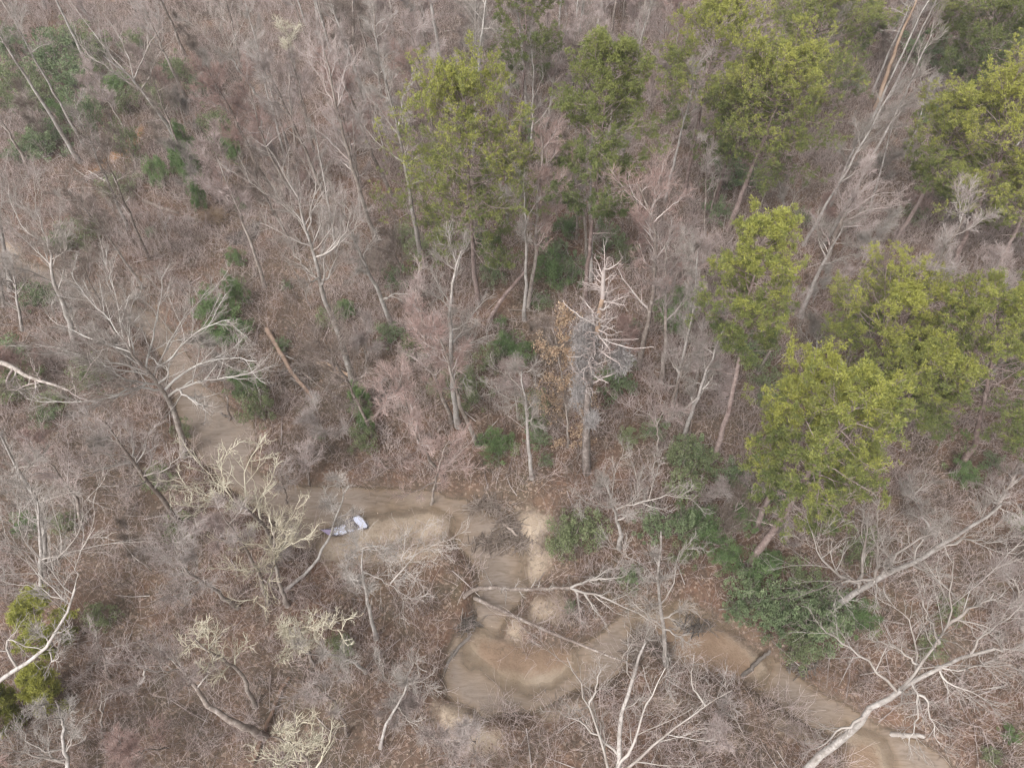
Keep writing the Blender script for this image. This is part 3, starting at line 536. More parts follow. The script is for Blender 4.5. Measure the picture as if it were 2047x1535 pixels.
# middle right
h(Z(6, (-20, 980), (50, 650), (110, 350), (150, 0)), [], 'pale', .14, 'pale twiggy stem left of the lone yellow green pine, leftmost of a cluster', nauto=12, crown=.3, R=2.6)
h(Z(6, (60, 1090), (150, 820), (240, 600), (310, 390)), [Z(6, (110, 850), (50, 940), (-20, 945))], 'pale', .16, 'pale twiggy leaning stem right in front of the lone yellow green pine trunk', nauto=12, crown=.3, R=2.6)
h(Z(6, (120, 800), (190, 500), (240, 250)), [], 'grey', .11, 'thin grey stem between the two pale twiggy stems by the lone pine', nauto=10, crown=.3, R=2.2)
h(Z(6, (490, 720), (600, 520), (690, 330), (715, 240)), [Z(6, (690, 300), (640, 200)), Z(6, (700, 290), (760, 250))], 'grey', .13, 'slanting grey trunk just right of the lone yellow green pine', nauto=6, crown=.5, R=2)
h(Z(6, (740, 390), (820, 180), (910, 0), (1000, -150)), [], 'pale', .22, 'stout pale trunk leaning up right behind the lone pine crown', nauto=7, crown=.6, R=3.2)
h(Z(6, (880, 440), (1000, 260), (1120, 80)), [Z(6, (1120, 80), (1200, -10))], 'pink', .09, 'thin straight stem over dark brown ground right of the stout pale trunk', nauto=6, crown=.5, R=2)
h(Z(6, (840, 680), (835, 560), (850, 430)), [], 'pale', .11, 'whitish upright crown just behind the big yellow green pine top', nauto=13, crown=.3, R=2.6)
h(Z(6, (1000, 660), (1050, 560), (1060, 430)), [], 'pale', .1, 'light greenish grey crown right of the whitish upright crown', nauto=11, crown=.3, R=2.4)
h(Z(6, (1260, 420), (1330, 290), (1400, 130)), [Z(6, (1290, 370), (1220, 260), (1140, 240)), Z(6, (1340, 270), (1500, 150), (1620, 80))], 'pink', .14, 'pinkish vase shaped tree left of the pine at the right edge', nauto=10, crown=.35, R=3.4)
h(Z(6, (1700, 330), (1800, 200), (1900, 60)), [], 'pink', .14, 'pinkish tree above the pine at the right edge', nauto=12, crown=.3, R=3.4)
h(Z(6, (2000, 420), (1960, 300), (1920, 210)), [], 'pale', .1, 'small pale tree cut by the right edge above the big pine', nauto=8, crown=.3, R=2.2)
h(Z(4, (130, 470), (95, 260), (70, 60)), [Z(4, (90, 220), (0, 60)), Z(4, (95, 260), (200, 120))], 'pale', .14, 'pale tree at the left edge standing over the hidden upper creek', nauto=10, crown=.25, R=3)
h(Z(4, (440, 520), (420, 400), (400, 240)), [Z(4, (420, 400), (520, 250))], 'pale', .1, 'slim pale tree on the far bank behind the great spreading tree', nauto=10, crown=.25, R=2.4)
h(Z(4, (20, 330), (0, 150), (-30, -60)), [], 'grey', .14, 'grey tree at the left edge beside the upper creek', nauto=12, crown=.25, R=3)
# bottom left
h([(-90, 1440), (-30, 1400, 8), (0, 1352, 11), (55, 1325, 13), (102, 1298, 14.5), (130, 1260, 16), (140, 1205, 18), (148, 1175, 19)], [Z(7, (0, 740, 12), (180, 820, 13), (290, 840, 14.3)), Z(7, (430, 490, 19), (340, 400, 20), (200, 270, 21.5), (130, 170, 23), (110, -10, 24)), Z(7, (440, 490, 19), (460, 300, 21), (500, 180, 22), (555, 120, 22.5)),
   Z(7, (410, 520, 18), (350, 400, 19.5), (340, 290, 20)), Z(7, (400, 560, 17), (200, 370, 18), (90, 240, 19.5), (-10, 150, 21)), Z(7, (370, 560, 17), (200, 460, 17), (0, 420, 17)), Z(7, (300, 860, 14.3), (310, 900, 14.4), (350, 880, 14.6), (340, 810, 15))], 'pale', .18,
  'big white twisted tree with a curled limb at the left edge over yellow green foliage', nauto=3, crown=.7, R=2.5, tw=.8)
h(Z(7, (240, 500), (240, 330, 10), (235, 130, 15), (225, -40, 19)), [Z(7, (350, 300, 12), (430, 190, 14), (490, 60, 17), (480, -60, 19))], 'pale', .15, 'pair of pale stems rising behind the white twisted tree', nauto=7, crown=.5, R=2.6)
h(Z(7, (1390, 580), (1210, 440), (1080, 380), (1040, 300), (1020, 220)), [], 'grey', .15, 'grey lichen speckled tree with round radial crown, left of the lichen cream trees', nauto=16, crown=.45, R=2.9, tw=1.1)
h(Z(7, (1830, 920), (1790, 800), (1750, 700)), [Z(7, (1780, 690), (1900, 700), (2020, 710))], 'lichen', .12, 'round cream lichen crown in the lower left, lower right of the radial ones', nauto=13, crown=.35, R=2.6, tw=.9, fine=.8)
h(Z(7, (1490, 1160), (1410, 970), (1310, 880), (1220, 840), (1140, 770)), [Z(7, (1260, 850), (1260, 740), (1290, 690)), Z(7, (1220, 840), (1120, 800), (1050, 800)), Z(7, (1370, 930), (1380, 850), (1450, 780))], 'lichen', .14, 'small cream lichen crown on a smooth grey leaning trunk, lower left', nauto=5, crown=.5, R=1.6, tw=.8, fine=.6)
h(Z(7, (1540, 1335), (1400, 1260), (1240, 1190, 5), (1160, 1070, 7), (1060, 960, 9), (1030, 900, 10)), [Z(7, (1050, 950, 9), (850, 950, 11), (720, 900, 12)), Z(7, (940, 890, 10), (870, 840, 11), (830, 775, 12)), Z(7, (1000, 920, 10), (920, 830, 11), (900, 720, 12)), Z(7, (850, 950, 10), (840, 1040, 10), (700, 1060, 11))], 'grey', .24,
  'thick mossy leaning trunk at lower left with a broken white limb', nauto=6, crown=.75, R=2.2)
h(Z(7, (420, 1700), (385, 1400), (350, 1210), (320, 1120)), [Z(7, (290, 1480), (275, 1300), (265, 1210)), Z(7, (380, 1400), (240, 1430), (100, 1260)), Z(7, (370, 1260), (420, 1150)), Z(7, (400, 1500), (150, 1430), (0, 1400)), Z(7, (400, 1420), (470, 1240))], 'pale', .14, 'pale bare fork at the bottom left corner', nauto=4, crown=.4, R=2)
h(Z(7, (640, 1000), (600, 850), (560, 760)), [Z(7, (600, 820), (700, 810), (770, 790)), Z(7, (610, 860), (540, 930), (470, 990))], 'grey', .08, 'small grey spreading tree left of the broken white limb', nauto=5, crown=.4, R=1.8, tw=.8)
h(Z(7, (1850, 1700), (1820, 1480), (1700, 1370), (1580, 1330)), [Z(7, (1750, 1400), (1700, 1300), (1760, 1240)), Z(7, (1840, 1540), (1930, 1370), (1950, 1180)), Z(7, (1800, 1480), (1650, 1480), (1480, 1440)), Z(7, (1900, 1430), (1830, 1320), (1810, 1200))], 'lichen', .12,
  'cream and white tree at the bottom edge, left of the pool', nauto=6, crown=.4, R=2, tw=.9, fine=.8)
h(Z(8, (150, 960), (60, 880), (-60, 860), (-200, 860)), [Z(8, (60, 870), (-20, 960)), Z(8, (0, 860), (60, 900), (50, 800))], 'pale', .11, 'pale tree reaching left with crooked arms over brown brush, left of the pool', nauto=5, crown=.4, R=1.8)
h(Z(7, (2030, 1330), (1960, 1120), (1880, 1080), (1800, 1000)), [Z(7, (1860, 1080), (1750, 1080), (1640, 1160)), Z(7, (1920, 1100), (1940, 1010), (2050, 1010))], 'grey', .09, 'curly limbed grey tree in the brush left of the pool', nauto=4, crown=.5, R=1.6)
h(Z(7, (597, 1340), (592, 1180), (588, 1045)), [], 'grey', .07, 'plain grey standing pole at lower left', nauto=0, tw=.3)
# bottom middle
h(Z(8, (212, 760), (160, 560), (130, 380), (125, 240)), [Z(8, (140, 370), (260, 420), (430, 550)), Z(8, (300, 440), (410, 300), (520, 210), (660, 190)), Z(8, (130, 250), (190, 230), (300, 300), (400, 340)), Z(8, (130, 260), (60, 290), (40, 380)), Z(8, (130, 240), (230, 200), (330, 260))], 'pale', .14,
  'silver limbed tree leaning over the lower edge of the light sandbar', nauto=5, crown=.5, R=1.8, tw=1.1)
h(Z(8, (235, 1400), (265, 1280), (330, 1160), (380, 1060), (400, 960)), [Z(8, (380, 1060), (460, 1010), (550, 1060)), Z(8, (350, 1100), (270, 1020), (200, 890)), Z(8, (320, 1160), (400, 1240), (510, 1320)), Z(8, (400, 980), (450, 880))], 'pale', .1, 'pale small tree on the brown bank at the left end of the pool', nauto=3, crown=.5, R=1.4)
h(Z(8, (690, 1540), (640, 1450), (600, 1330)), [], 'grey', .07, 'small grey tangled tree below the pool at the bottom edge', nauto=12, crown=.2, R=2.4)
h(Z(8, (740, 1530), (790, 1420), (740, 1260), (720, 1240)), [], 'grey', .06, 'thin grey sapling at the sandy lower bank of the pool', nauto=6, crown=.3, R=1.4)
h(Z(8, (1905, 920), (1890, 700), (1860, 480), (1858, 300), (1870, 150)), [Z(8, (1890, 700), (1760, 600), (1640, 480)), Z(8, (1880, 560), (1960, 470), (1960, 300), (2050, 180)), Z(8, (1860, 440), (1780, 330), (1580, 230)), Z(8, (1865, 420), (1760, 420)), Z(8, (1890, 700), (2000, 760), (2050, 800)), Z(8, (1895, 640), (2040, 580)), [.2]+Z(8, (1900, 760), (1920, 900), (1920, 1070))], 'pale', .14,
  'pale open tree rooted in the drift pile between the two arms of the creek', nauto=3, crown=.5, R=2)
h([(1228, 1720), (1230, 1540, 9), (1241, 1450, 11), (1260, 1370, 13), (1263, 1320, 15), (1290, 1280, 17)], [Z(8, (1610, 1600, 8), (1500, 1300, 11), (1400, 1020, 14), (1330, 870, 16)), Z(8, (1620, 1560, 9), (1750, 1280, 12), (1830, 1050, 15), (1905, 930, 16)), Z(8, (1620, 1580, 9), (1850, 1370, 10), (2050, 1210, 11), (2290, 1050, 12)),
   Z(8, (1590, 1440, 9), (1440, 1280, 10), (1270, 1185, 11)), Z(8, (1700, 1000, 14), (1640, 850, 16), (1740, 760, 17)), Z(8, (1490, 1160, 12), (1500, 1060, 13), (1515, 930, 14)), Z(9, (100, 1050, 12), (100, 950, 13), (120, 870, 14))], 'pale', .2,
  'tall pale tree at the bottom edge with limbs fanning over the rusty pool', nauto=2, crown=.6, R=2, tw=.75)
# bottom right
h([(1560, 1640), (1600, 1540, 3), (1715, 1450, 9), (1757, 1404, 12), (1800, 1378, 13.5), (1850, 1340, 15), (1910, 1315, 16.5), (1985, 1295, 18)], [
   Z(9, (1310, 1050, 13), (1440, 930, 15), (1560, 780, 18), (1620, 620, 21), (1650, 300, 25)), Z(9, (1540, 780, 18), (1500, 650, 20), (1460, 530, 21)), Z(9, (1300, 1060, 13), (1110, 870, 14), (960, 790, 15), (860, 690, 16)), Z(9, (1420, 920, 15), (1260, 800, 16), (1150, 770, 16.5)),
   Z(9, (1400, 960, 15), (1425, 800, 16), (1390, 660, 17), (1260, 550, 18)), Z(9, (1600, 700, 19), (1720, 600, 21), (1880, 510, 23)), Z(9, (1430, 1060, 14), (1440, 1230, 13), (1370, 1390, 12)), Z(9, (1560, 1000, 15), (1760, 1090, 15), (1900, 1160, 15)), Z(9, (1740, 860, 17), (1820, 730, 19), (2040, 570, 22)),
   Z(9, (1850, 830, 17), (2060, 830, 18)), Z(9, (1160, 1230, 10), (900, 1350, 10), (820, 1420, 10)), Z(9, (1480, 1090, 14), (1500, 1250, 13), (1560, 1400, 13)), Z(9, (1800, 920, 16), (1950, 920, 16), (2060, 960, 16))], 'pale', .25,
  'huge smooth pale tree with heavy forked limbs filling the bottom right corner', nauto=2, crown=.7, R=3, tw=.9, fine=.85)
h(Z(9, (900, 600), (1060, 500, 5), (1180, 410, 8), (1400, 330, 12), (1600, 200, 16), (1800, 60, 20), (1920, -30, 22)), [Z(9, (1070, 470, 6), (1110, 250, 10), (1150, 20, 14)), Z(9, (1180, 400, 8), (1200, 200, 12), (1190, 60, 15)), Z(9, (1200, 390, 9), (1320, 240, 13), (1560, 120, 17)), Z(9, (1000, 430, 8), (860, 300, 12), (800, 140, 15)),
   Z(9, (1180, 410, 8), (960, 430, 9), (930, 520, 9), (1050, 560, 9)), Z(9, (1400, 330, 12), (1500, 390, 13), (1640, 500, 14)), Z(9, (1190, 420, 8), (1190, 580, 8)), Z(9, (1500, 270, 14), (1700, 180, 17), (1950, 200, 20)), Z(9, (1900, -20, 22), (2060, 70, 22))], 'pale', .2,
  'long leaning pale tree with swept upright limbs above the dark leafy thicket', nauto=4, crown=.4, R=2.6)
h(Z(9, (2040, 720), (2030, 560, 8), (2010, 420, 12)), [Z(9, (2010, 450, 11), (1930, 380, 13)), Z(9, (2010, 430, 12), (2060, 330, 14))], 'grey', .13, 'grey tree cut by the right edge above the huge pale tree', nauto=9, crown=.3, R=2.6)
h(Z(6, (1870, 1540), (1950, 1400), (2050, 1200)), [Z(6, (1900, 1480), (1840, 1380), (1760, 1350)), Z(6, (1880, 1500), (1850, 1330))], 'grey', .14, 'grey tree leaning right at the right edge below the big right hand pine', nauto=8, crown=.3, R=3)
h(Z(6, (1530, 1700), (1480, 1600), (1420, 1480), (1400, 1400)), [Z(6, (1400, 1430), (1450, 1380), (1560, 1340))], 'pale', .1, 'pale small tree leaning left under the big yellow green pine', nauto=7, crown=.4, R=2)
h(Z(9, (440, 1400), (330, 1150), (300, 1000)), [], 'grey', .05, 'thin straggling sapling on the creek bank above the orange sand', nauto=7, crown=.2, R=1.6, tw=.7)

# moss hung dead snag: bare trunk, short radial limbs, grey hanging mats
def moss_snag():
    base = onground(*Z(5, (1440, 1300))[0]); pts = [base]
    for p in Z(5, (1440, 1100), (1445, 900), (1465, 700), (1505, 480), (1520, 380), (1535, 240), (1550, 110)): pts.append(lift(p[0], p[1], .5*(base+pts[-1])*np.array([1, 1, 0])+np.array([0, 0, pts[-1][2]])))
    T = resample(pts, 20, .04); RT = .36*(1-np.linspace(0, 1, 20)*.72); e = empty('dead_snag', base)
    g = Geo(); g.tubes(T[None, :15], RT[None, :15], 8, .45); g.build('trunk', M['snag'], e, off=base)
    g = Geo(); g.tubes(T[None, 14:18], RT[None, 14:18]*1.02, 8, .5); g.build('stripped_trunk', M['bare_wood'], e, off=base)['label'] = 'bare orange stretch of trunk with the bark gone'
    g = Geo(); g.tubes(T[None, 17:], RT[None, 17:]*1.03, 8, .5); g.build('trunk_tip', M['twig_grey'], e, off=base)
    P1, Q1 = sprout(T[None], RT[None], 60, 64, .085, .5, 1., 6, .22, .1, .016, .5, fall=.5)
    LM = [Z(5, (1540, 540), (1660, 525), (1745, 515)), Z(5, (1660, 530), (1730, 585), (1830, 560)), Z(5, (1500, 575), (1400, 625), (1310, 622)), Z(5, (1450, 690), (1430, 740), (1420, 780)), Z(5, (1430, 480), (1345, 445)), Z(5, (1420, 420), (1340, 350), (1290, 290)), Z(5, (1520, 460), (1600, 455))]
    for lm in LM:
        C = T; u = np.array([project(c) for c in C]); i = int(np.argmin(np.hypot(u[:, 0]-lm[0][0], u[:, 1]-lm[0][1]))); q = [C[i]]
        for p in lm[1:]: q.append(lift(p[0], p[1], q[-1], .45, q[-1][2]-.5))
        g = Geo(); L = resample(q, 8, .05); R_ = .045*(1-np.linspace(0, 1, 8)*.7); g.tubes(L[None], R_[None], 5, .7)
        g.build('limb', M['twig_grey'], e, off=base)
    g = Geo(); g.tubes(P1, Q1, 4, .55); P2, Q2 = sprout(P1, Q1, 6, 50, .5, .3, 1., 4, .25, .05, .016); g.tubes(P2, Q2, 3, .6); g.build('branches', M['twig_grey'], e, off=base)
    for c, rx, rz, nn in ((Z(5, (1440, 500)), .9, 1.5, 1500), (Z(5, (1440, 640)), .9, 1.6, 1500), (Z(5, (1400, 820)), .6, 1.9, 1000), (Z(5, (1640, 640)), .75, 1.1, 1200), (Z(5, (1470, 980)), .5, 1.0, 700)):
        u = np.array([project(t) for t in T]); i = int(np.argmin(np.abs(u[:, 1]-c[0][1]))); C = lift(c[0][0], c[0][1], T[i], 0., T[i][2]-1.5)
        o = rng.normal(0, .45, (nn, 3))*np.array([rx, rx, rz]); p0 = C+o; d = nrm(rng.normal(0, .55, (nn, 3))+np.array([0, 0, -.5])); ln = rng.uniform(.15, .45, nn)
        P_ = np.stack([p0, p0+d*ln[:, None]*.5+rng.normal(0, .04, (nn, 3)), p0+d*ln[:, None]], 1); g = Geo(); g.tubes(P_, np.full(P_.shape[:2], .015), 3, np.clip(rng.normal(.45, .2, nn), 0, 1)); g.build('hanging_moss', M['moss_hair'], e, off=base)
    tag(e, 'dead snag wrapped in grey hanging moss with orange bare wood at its top', 'dead tree'); LAND.append((base, 'moss')); HB.append(base)
moss_snag()
# beech sapling keeping its dry leaves
def beech():
    base = onground(*Z(5, (1330, 1150))[0]); pts = [base]
    for p in Z(5, (1330, 980), (1310, 800), (1270, 600), (1240, 440)): pts.append(lift(p[0], p[1], pts[-1]*np.array([1, 1, 1])))
    e = bare_tree(pts, [], 'brown', .10, nauto=16, crown=.1, R=3.0, tw=.9, name='beech_tree')
    g = Geo(); T = resample(pts, 14); P1, Q1 = sprout(T[None], np.full((1, 14), .05), 34, 62, .24, .05, 1., 6, .15, .05, .01); P2, Q2 = sprout(P1, Q1, 6, 45, .5, .2, 1., 4)
    t = rng.uniform(0, 1, (len(P2), 40)); p, _, _ = interp(P2, Q2, t); p = p.reshape(-1, 3)+rng.normal(0, .12, (p.size//3, 3))
    a = nrm(rng.normal(0, 1, p.shape)); b_ = nrm(np.cross(a, rng.normal(0, 1, p.shape))); s = rng.uniform(.065, .11, (len(p), 1))
    keepm = rng.uniform(0, 1, len(p)) < .8; V = np.stack([p-a*s, p+b_*s*.55, p+a*s, p-b_*s*.55], 1)[keepm]
    g.quads(V, rng.uniform(0, 1, len(V))); g.build('dry_leaves', M['beech'], e, off=base)
    tag(e, 'slender tree still holding pale orange dry leaves, left of the moss hung snag', 'tree'); LAND.append((base, 'beech')); HB.append(base)
beech()

# ------------------------------------------------------------------ pines
def tufts(p, size, up=.5, nq=9, rs=rng):
    """star shaped sprays of needles at the points p"""
    B = len(p); d = nrm(rs.normal(0, 1, (B, nq, 3))+np.array([0, 0, up])); s = size[:, None, None]*rs.uniform(.6, 1.15, (B, nq, 1))
    w = nrm(np.cross(d, rs.normal(0, 1, d.shape)))*s*.09
    c = p[:, None, :]; return np.stack([c+d*s*.08, c+d*s*.55+w, c+d*s, c+d*s*.55-w], 2).reshape(-1, 4, 3)
PB = []
def pine(trunk, hw, label, r=.24, low=.45, kind='needle', shift=.0, dens=1.0, flat=1.0, tone=0.0, dead=8, limbs=()):
    B = onground(*trunk[0][:2]); pts = [B]
    for p in trunk[1:]:
        pts.append(at(*p) if len(p) > 2 else lift(p[0], p[1], .4*B*np.array([1, 1, 0])+.6*pts[-1]*np.array([1, 1, 0])+np.array([0, 0, pts[-1][2]]), None, pts[-1][2]-.3))
    T = resample(pts, 20, .05); RT = r*(1-np.linspace(0, 1, 20)*.85); RT[0] *= 1.25
    top = T[-1]; Rw = 1.1*hw/FPX*pxdepth(top+np.array([0, 0, -3])); e = empty('pine_tree', B)
    g = Geo(); g.tubes(T[None], RT[None], 8, .5); g.build('trunk', M['trunk_pine'], e, off=B)
    g = Geo(); L = np.linalg.norm(np.diff(T, axis=0), axis=1).sum(); n1 = int(38*dens*max(1, Rw/4.6))
    t = low+(1-low)*np.linspace(0, .985, n1)**.85; u = (t-low)/(1-low)
    prof = np.where(u < .35, .72+.28*u/.35, np.clip(1-(np.clip(u-.35, 0, 1)/.67)**2.6, .06, 1)**.6)*rng.uniform(.55, 1.08, n1)
    p, _, _ = interp(np.repeat(T[None], 1, 0), RT[None], t[None]); p = p[0]
    az = np.arange(n1)*2.4+rng.uniform(-.5, .5, n1); ang = np.radians(0+52*u**1.8+rng.uniform(-8, 10, n1))
    ln = 1.15*Rw*prof
    d = np.stack([np.cos(az)*np.cos(ang), np.sin(az)*np.cos(ang), np.sin(ang)], 1)
    q = [p]
    for i in range(7): d = nrm(d+rng.normal(0, .15, d.shape)+np.array([0, 0, .05])); q.append(q[-1]+d*(ln/7)[:, None])
    P1 = np.stack(q, 1); R1 = np.maximum((.022+.02*ln/Rw)[:, None]*(1-np.linspace(0, 1, 8)*.75)[None]*r/.24, .014)
    g.tubes(P1, R1, 4, .6)
    if dead:   # bare stubs under the crown
        Pd, Qd = sprout(T[None], RT[None], dead, 80, .10, low*.7, low+.15, 5, .2, .0, .02, .3, fall=0); g.tubes(Pd, Qd, 3, .8)
        Pd2, Qd2 = sprout(Pd, Qd, 3, 50, .5, .3, 1, 3, .3, .0, .014); g.tubes(Pd2, Qd2, 3, .8)
    P2, Q2 = sprout(P1, R1, 10, 55, .36, .38, 1., 5, .14, .10, .014, flat=.45, fall=.3); g.tubes(P2, Q2, 3, .55)
    P3, Q3 = sprout(P2, Q2, 6, 45, .55, .25, 1., 3, .2, .16, .011, lmin=.35); g.tubes(P3, Q3, 3, .5)
    g.build('branches', M['trunk_pine'], e, off=B)
    tips = np.concatenate([P3[:, -1], P3[:, 1], P2[:, -1], P2[:, 3], P1[:, -1]]); hv = (tips[:, 2]-T[int(20*low), 2])/max(top[2]-T[int(20*low), 2], 1)
    # clumps: neighbouring sprays share a tone; higher sprays yellower: new needles and top light painted in
    cl = np.concatenate([np.repeat(rng.normal(0, .13, len(P2)), 6)]*2+[rng.normal(0, .13, len(P2))]*2+[rng.normal(0, .13, len(P1))])
    tone_ = np.clip(.27+.46*hv+cl+tone+rng.normal(0, .07, len(tips)), .02, 1)
    kp = (rng.uniform(0, 1, len(tips)) < .92) & (cl > -.095) ; tips = tips[kp]; tone_ = tone_[kp]
    g = Geo(); nq = 17; V = tufts(tips+rng.normal(0, .05, tips.shape), rng.uniform(.16, .29, len(tips)), .9, nq); g.quads(V, np.clip(np.repeat(tone_, nq)+rng.normal(0, .06, len(V)), 0, 1))
    g.build('crown', M[kind], e, off=B)
    tag(e, label, 'pine tree', 'green pines among the bare trees'); LAND.append((B, label)); HB.append(B); PB.append((T[-1]+B)/2)
    HT.append((label[:30], round(float(top[2]), 1), round(Rw, 1)))
    return e
pine([(955, 605), (945, 500), (936, 340), (930, 240), (920, 172)], 140, 'rounded green pine left of the centre top, broad airy crown to low on the trunk', .26, .30, dens=1.8, tone=-.04)
pine([(1168, 610), (1178, 500), (1195, 330), (1212, 190), (1222, 106)], 100, 'dome topped olive green pine right of the rounded green one', .24, .46, 'needle_soft', dens=1.8, tone=.12)
pine([(1037, 300), (1048, 150), (1052, 40), (1055, -50)], 74, 'green pine cut by the top edge at centre', .22, .45, 'needle_soft', dens=.9)
pine([(1367, 400), (1388, 290), (1408, 180), (1440, 36)], 108, 'yellow topped pine left of the taller pine pair', .24, .45, dens=1.2, tone=.14)
pine([(1455, 460), (1500, 345), (1545, 230), (1590, 128)], 118, 'broad green pine on a thick slanting trunk, right of the yellow topped one', .3, .42, dens=1.3, tone=.02)
pine([(1420, 430), (1452, 330), (1485, 230), (1515, 140)], 70, 'smaller pine half hidden between the yellow topped and the broad pine', .2, .5, dens=.9, tone=.04)
pine([(1570, 300), (1610, 150), (1650, -10)], 110, 'soft green pine at the top edge left of the orange wood snag', .22, .40, 'needle_soft', dens=1.2, tone=-.02)
pine([(1890, 190), (1930, 60), (1960, -50)], 80, 'soft green pine just right of the orange wood snag', .22, .35, 'needle_soft', dens=1.2)
pine([(1900, 260), (1960, 120), (2010, 0)], 85, 'dark green pine in the top right corner', .22, .35, 'needle_soft', dens=1.2, tone=-.1)
pine([(1700, 150), (1725, 50), (1745, -60)], 55, 'soft green pine behind the orange wood snag', .18, .3, 'needle_soft', dens=1.0)
pine([(1980, 330), (2050, 150), (2090, 20)], 80, 'dark pine at the right edge near the top', .22, .35, 'needle_soft', dens=1.1, tone=-.08)
pine([(1790, 480), (1830, 420), (1870, 340), (1935, 205)], 82, 'green pine left of the yellow crowned pine at the right edge', .24, .45, dens=1.2, tone=.0)
pine([(1905, 530), (1945, 440), (1995, 330), (2050, 200)], 140, 'yellow crowned pine cut by the right edge, upper right', .28, .45, dens=1.35, tone=.16)
pine([(1985, 560), (2030, 460), (2100, 300)], 90, 'pine on a dark trunk leaning out of the right edge', .26, .45, dens=1.0)
pine([(1425, 925), (1455, 830), (1478, 720), (1500, 600), (1524, 462)], 92, 'lone yellow green pine on a long bare trunk right of centre', .25, .58, dens=1.1, tone=.10)
pine([(1508, 1060), (1545, 980), (1595, 880), (1650, 745)], 105, 'yellow green pine standing behind the biggest lower right pine', .25, .45, dens=1.2, tone=.14)
pine([(1497, 1130), (1566, 1032), (1630, 930), (1740, 765)], 118, 'biggest yellow green pine in the lower right, thick slanting trunk', .30, .42, dens=1.3, tone=.04)
pine([(1680, 800), (1705, 745), (1754, 674), (1810, 600)], 115, 'pine on a slanting trunk behind the pair of yellow green pines', .25, .5, dens=1.2, tone=.12)
pine([(1905, 945), (1950, 890), (1975, 760), (1990, 610)], 130, 'wide pine at the right edge right of the biggest pine', .28, .35, dens=1.35, tone=.02)
pine([(1720, 910), (1790, 830), (1870, 720)], 90, 'green pine filling the gap between the biggest pine and the right edge pine', .22, .45, dens=1.1, tone=-.02)
pine([(110, 1300), (85, 1260), (60, 1200)], 44, 'young yellow green pine under the white twisted tree at the left edge', .10, .1, dens=.45, tone=.42, dead=0)
pine([(105, 1420), (90, 1390), (70, 1345)], 30, 'small yellow green pine below the curled limb at the left edge', .08, .1, dens=.4, tone=.4, dead=0)
pine([(30, 1450), (10, 1420), (-15, 1380)], 24, 'small pine cut by the left edge near the bottom', .08, .1, dens=.4, tone=.4, dead=0)

# ------------------------------------------------------------------ evergreen shrubs and saplings
def shrub_proto(kind, seed, column=False):
    rs = np.random.default_rng(seed); e = empty('evergreen_shrub', (0, 0, 0))
    n = 9; az = rs.uniform(0, 6.28, n); tilt = rs.uniform(.05, .8, n)*(0.35 if column else 1); d = np.stack([np.cos(az)*np.sin(tilt), np.sin(az)*np.sin(tilt), np.cos(tilt)], 1)
    q = [np.zeros((n, 3))+rs.normal(0, .03, (n, 3))*np.array([1, 1, 0])]
    for i in range(5): d = nrm(d+rs.normal(0, .12, d.shape)); q.append(q[-1]+d*.32)
    P1 = np.stack(q, 1); R1 = .022*(1-np.linspace(0, 1, 6)*.6)[None]*np.ones((n, 1)); g = Geo(); g.tubes(P1, R1, 4, .5)
    P2, Q2 = sprout(P1, R1, 7, 55, .45, .2, 1, 4, .18, .03, .008, rs=rs); g.tubes(P2, Q2, 3, .5); g.build('stem', M['trunk_grey'], e)
    # leaf clumps round a lumpy outline
    nc = 60; c = nrm(rs.normal(0, 1, (nc, 3)))*rs.uniform(.1, 1.25, (nc, 1))**.6; c[:, 2] = c[:, 2]*.9+.95
    if column: k = .25+.75*np.clip(1-c[:, 2]/2.0, 0, 1)**.7; c[:, 0] *= k; c[:, 1] *= k
    keepc = c[:, 2] > .12; c = c[keepc]; m = 56 if kind != 'olive' else 46
    rad = rs.uniform(.09, .30, len(c)); o = nrm(rs.normal(0, 1, (len(c), m, 3)))*rs.uniform(.3, 1, (len(c), m, 1))**.5*rad[:, None, None]
    p = (c[:, None]+o).reshape(-1, 3); tone = np.repeat(rs.uniform(.2, .75, len(c)), m)+rs.normal(0, .12, len(p))
    if kind == 'cedar': V = tufts(p[::2], rs.uniform(.09, .16, len(p[::2])), .5, 6, rs); tv = np.repeat(tone[::2], 6)
    else:
        a = nrm(rs.normal(0, 1, p.shape)); b_ = nrm(np.cross(a, rs.normal(0, 1, p.shape)+np.array([0, 0, 1.5]))); s = rs.uniform(.028, .062, (len(p), 1)); V = np.stack([p-a*s, p+b_*s*.5, p+a*s, p-b_*s*.5], 1); tv = tone
    g = Geo(); g.quads(V, np.clip(tv, 0, 1)); g.build('foliage', M[kind], e)
    e['k'] = kind; return e
def copy_tree(o, parent=None):
    c = o.copy(); S.collection.objects.link(c)
    if parent is not None: c.parent = parent
    for ch in o.children: copy_tree(ch, c)
    return c
ORD = ['first', 'second', 'third', 'fourth', 'fifth', 'sixth', 'seventh', 'eighth', 'ninth', 'tenth', 'eleventh', 'twelfth', 'thirteenth', 'fourteenth', 'fifteenth', 'sixteenth', 'seventeenth', 'eighteenth', 'nineteenth', 'twentieth']
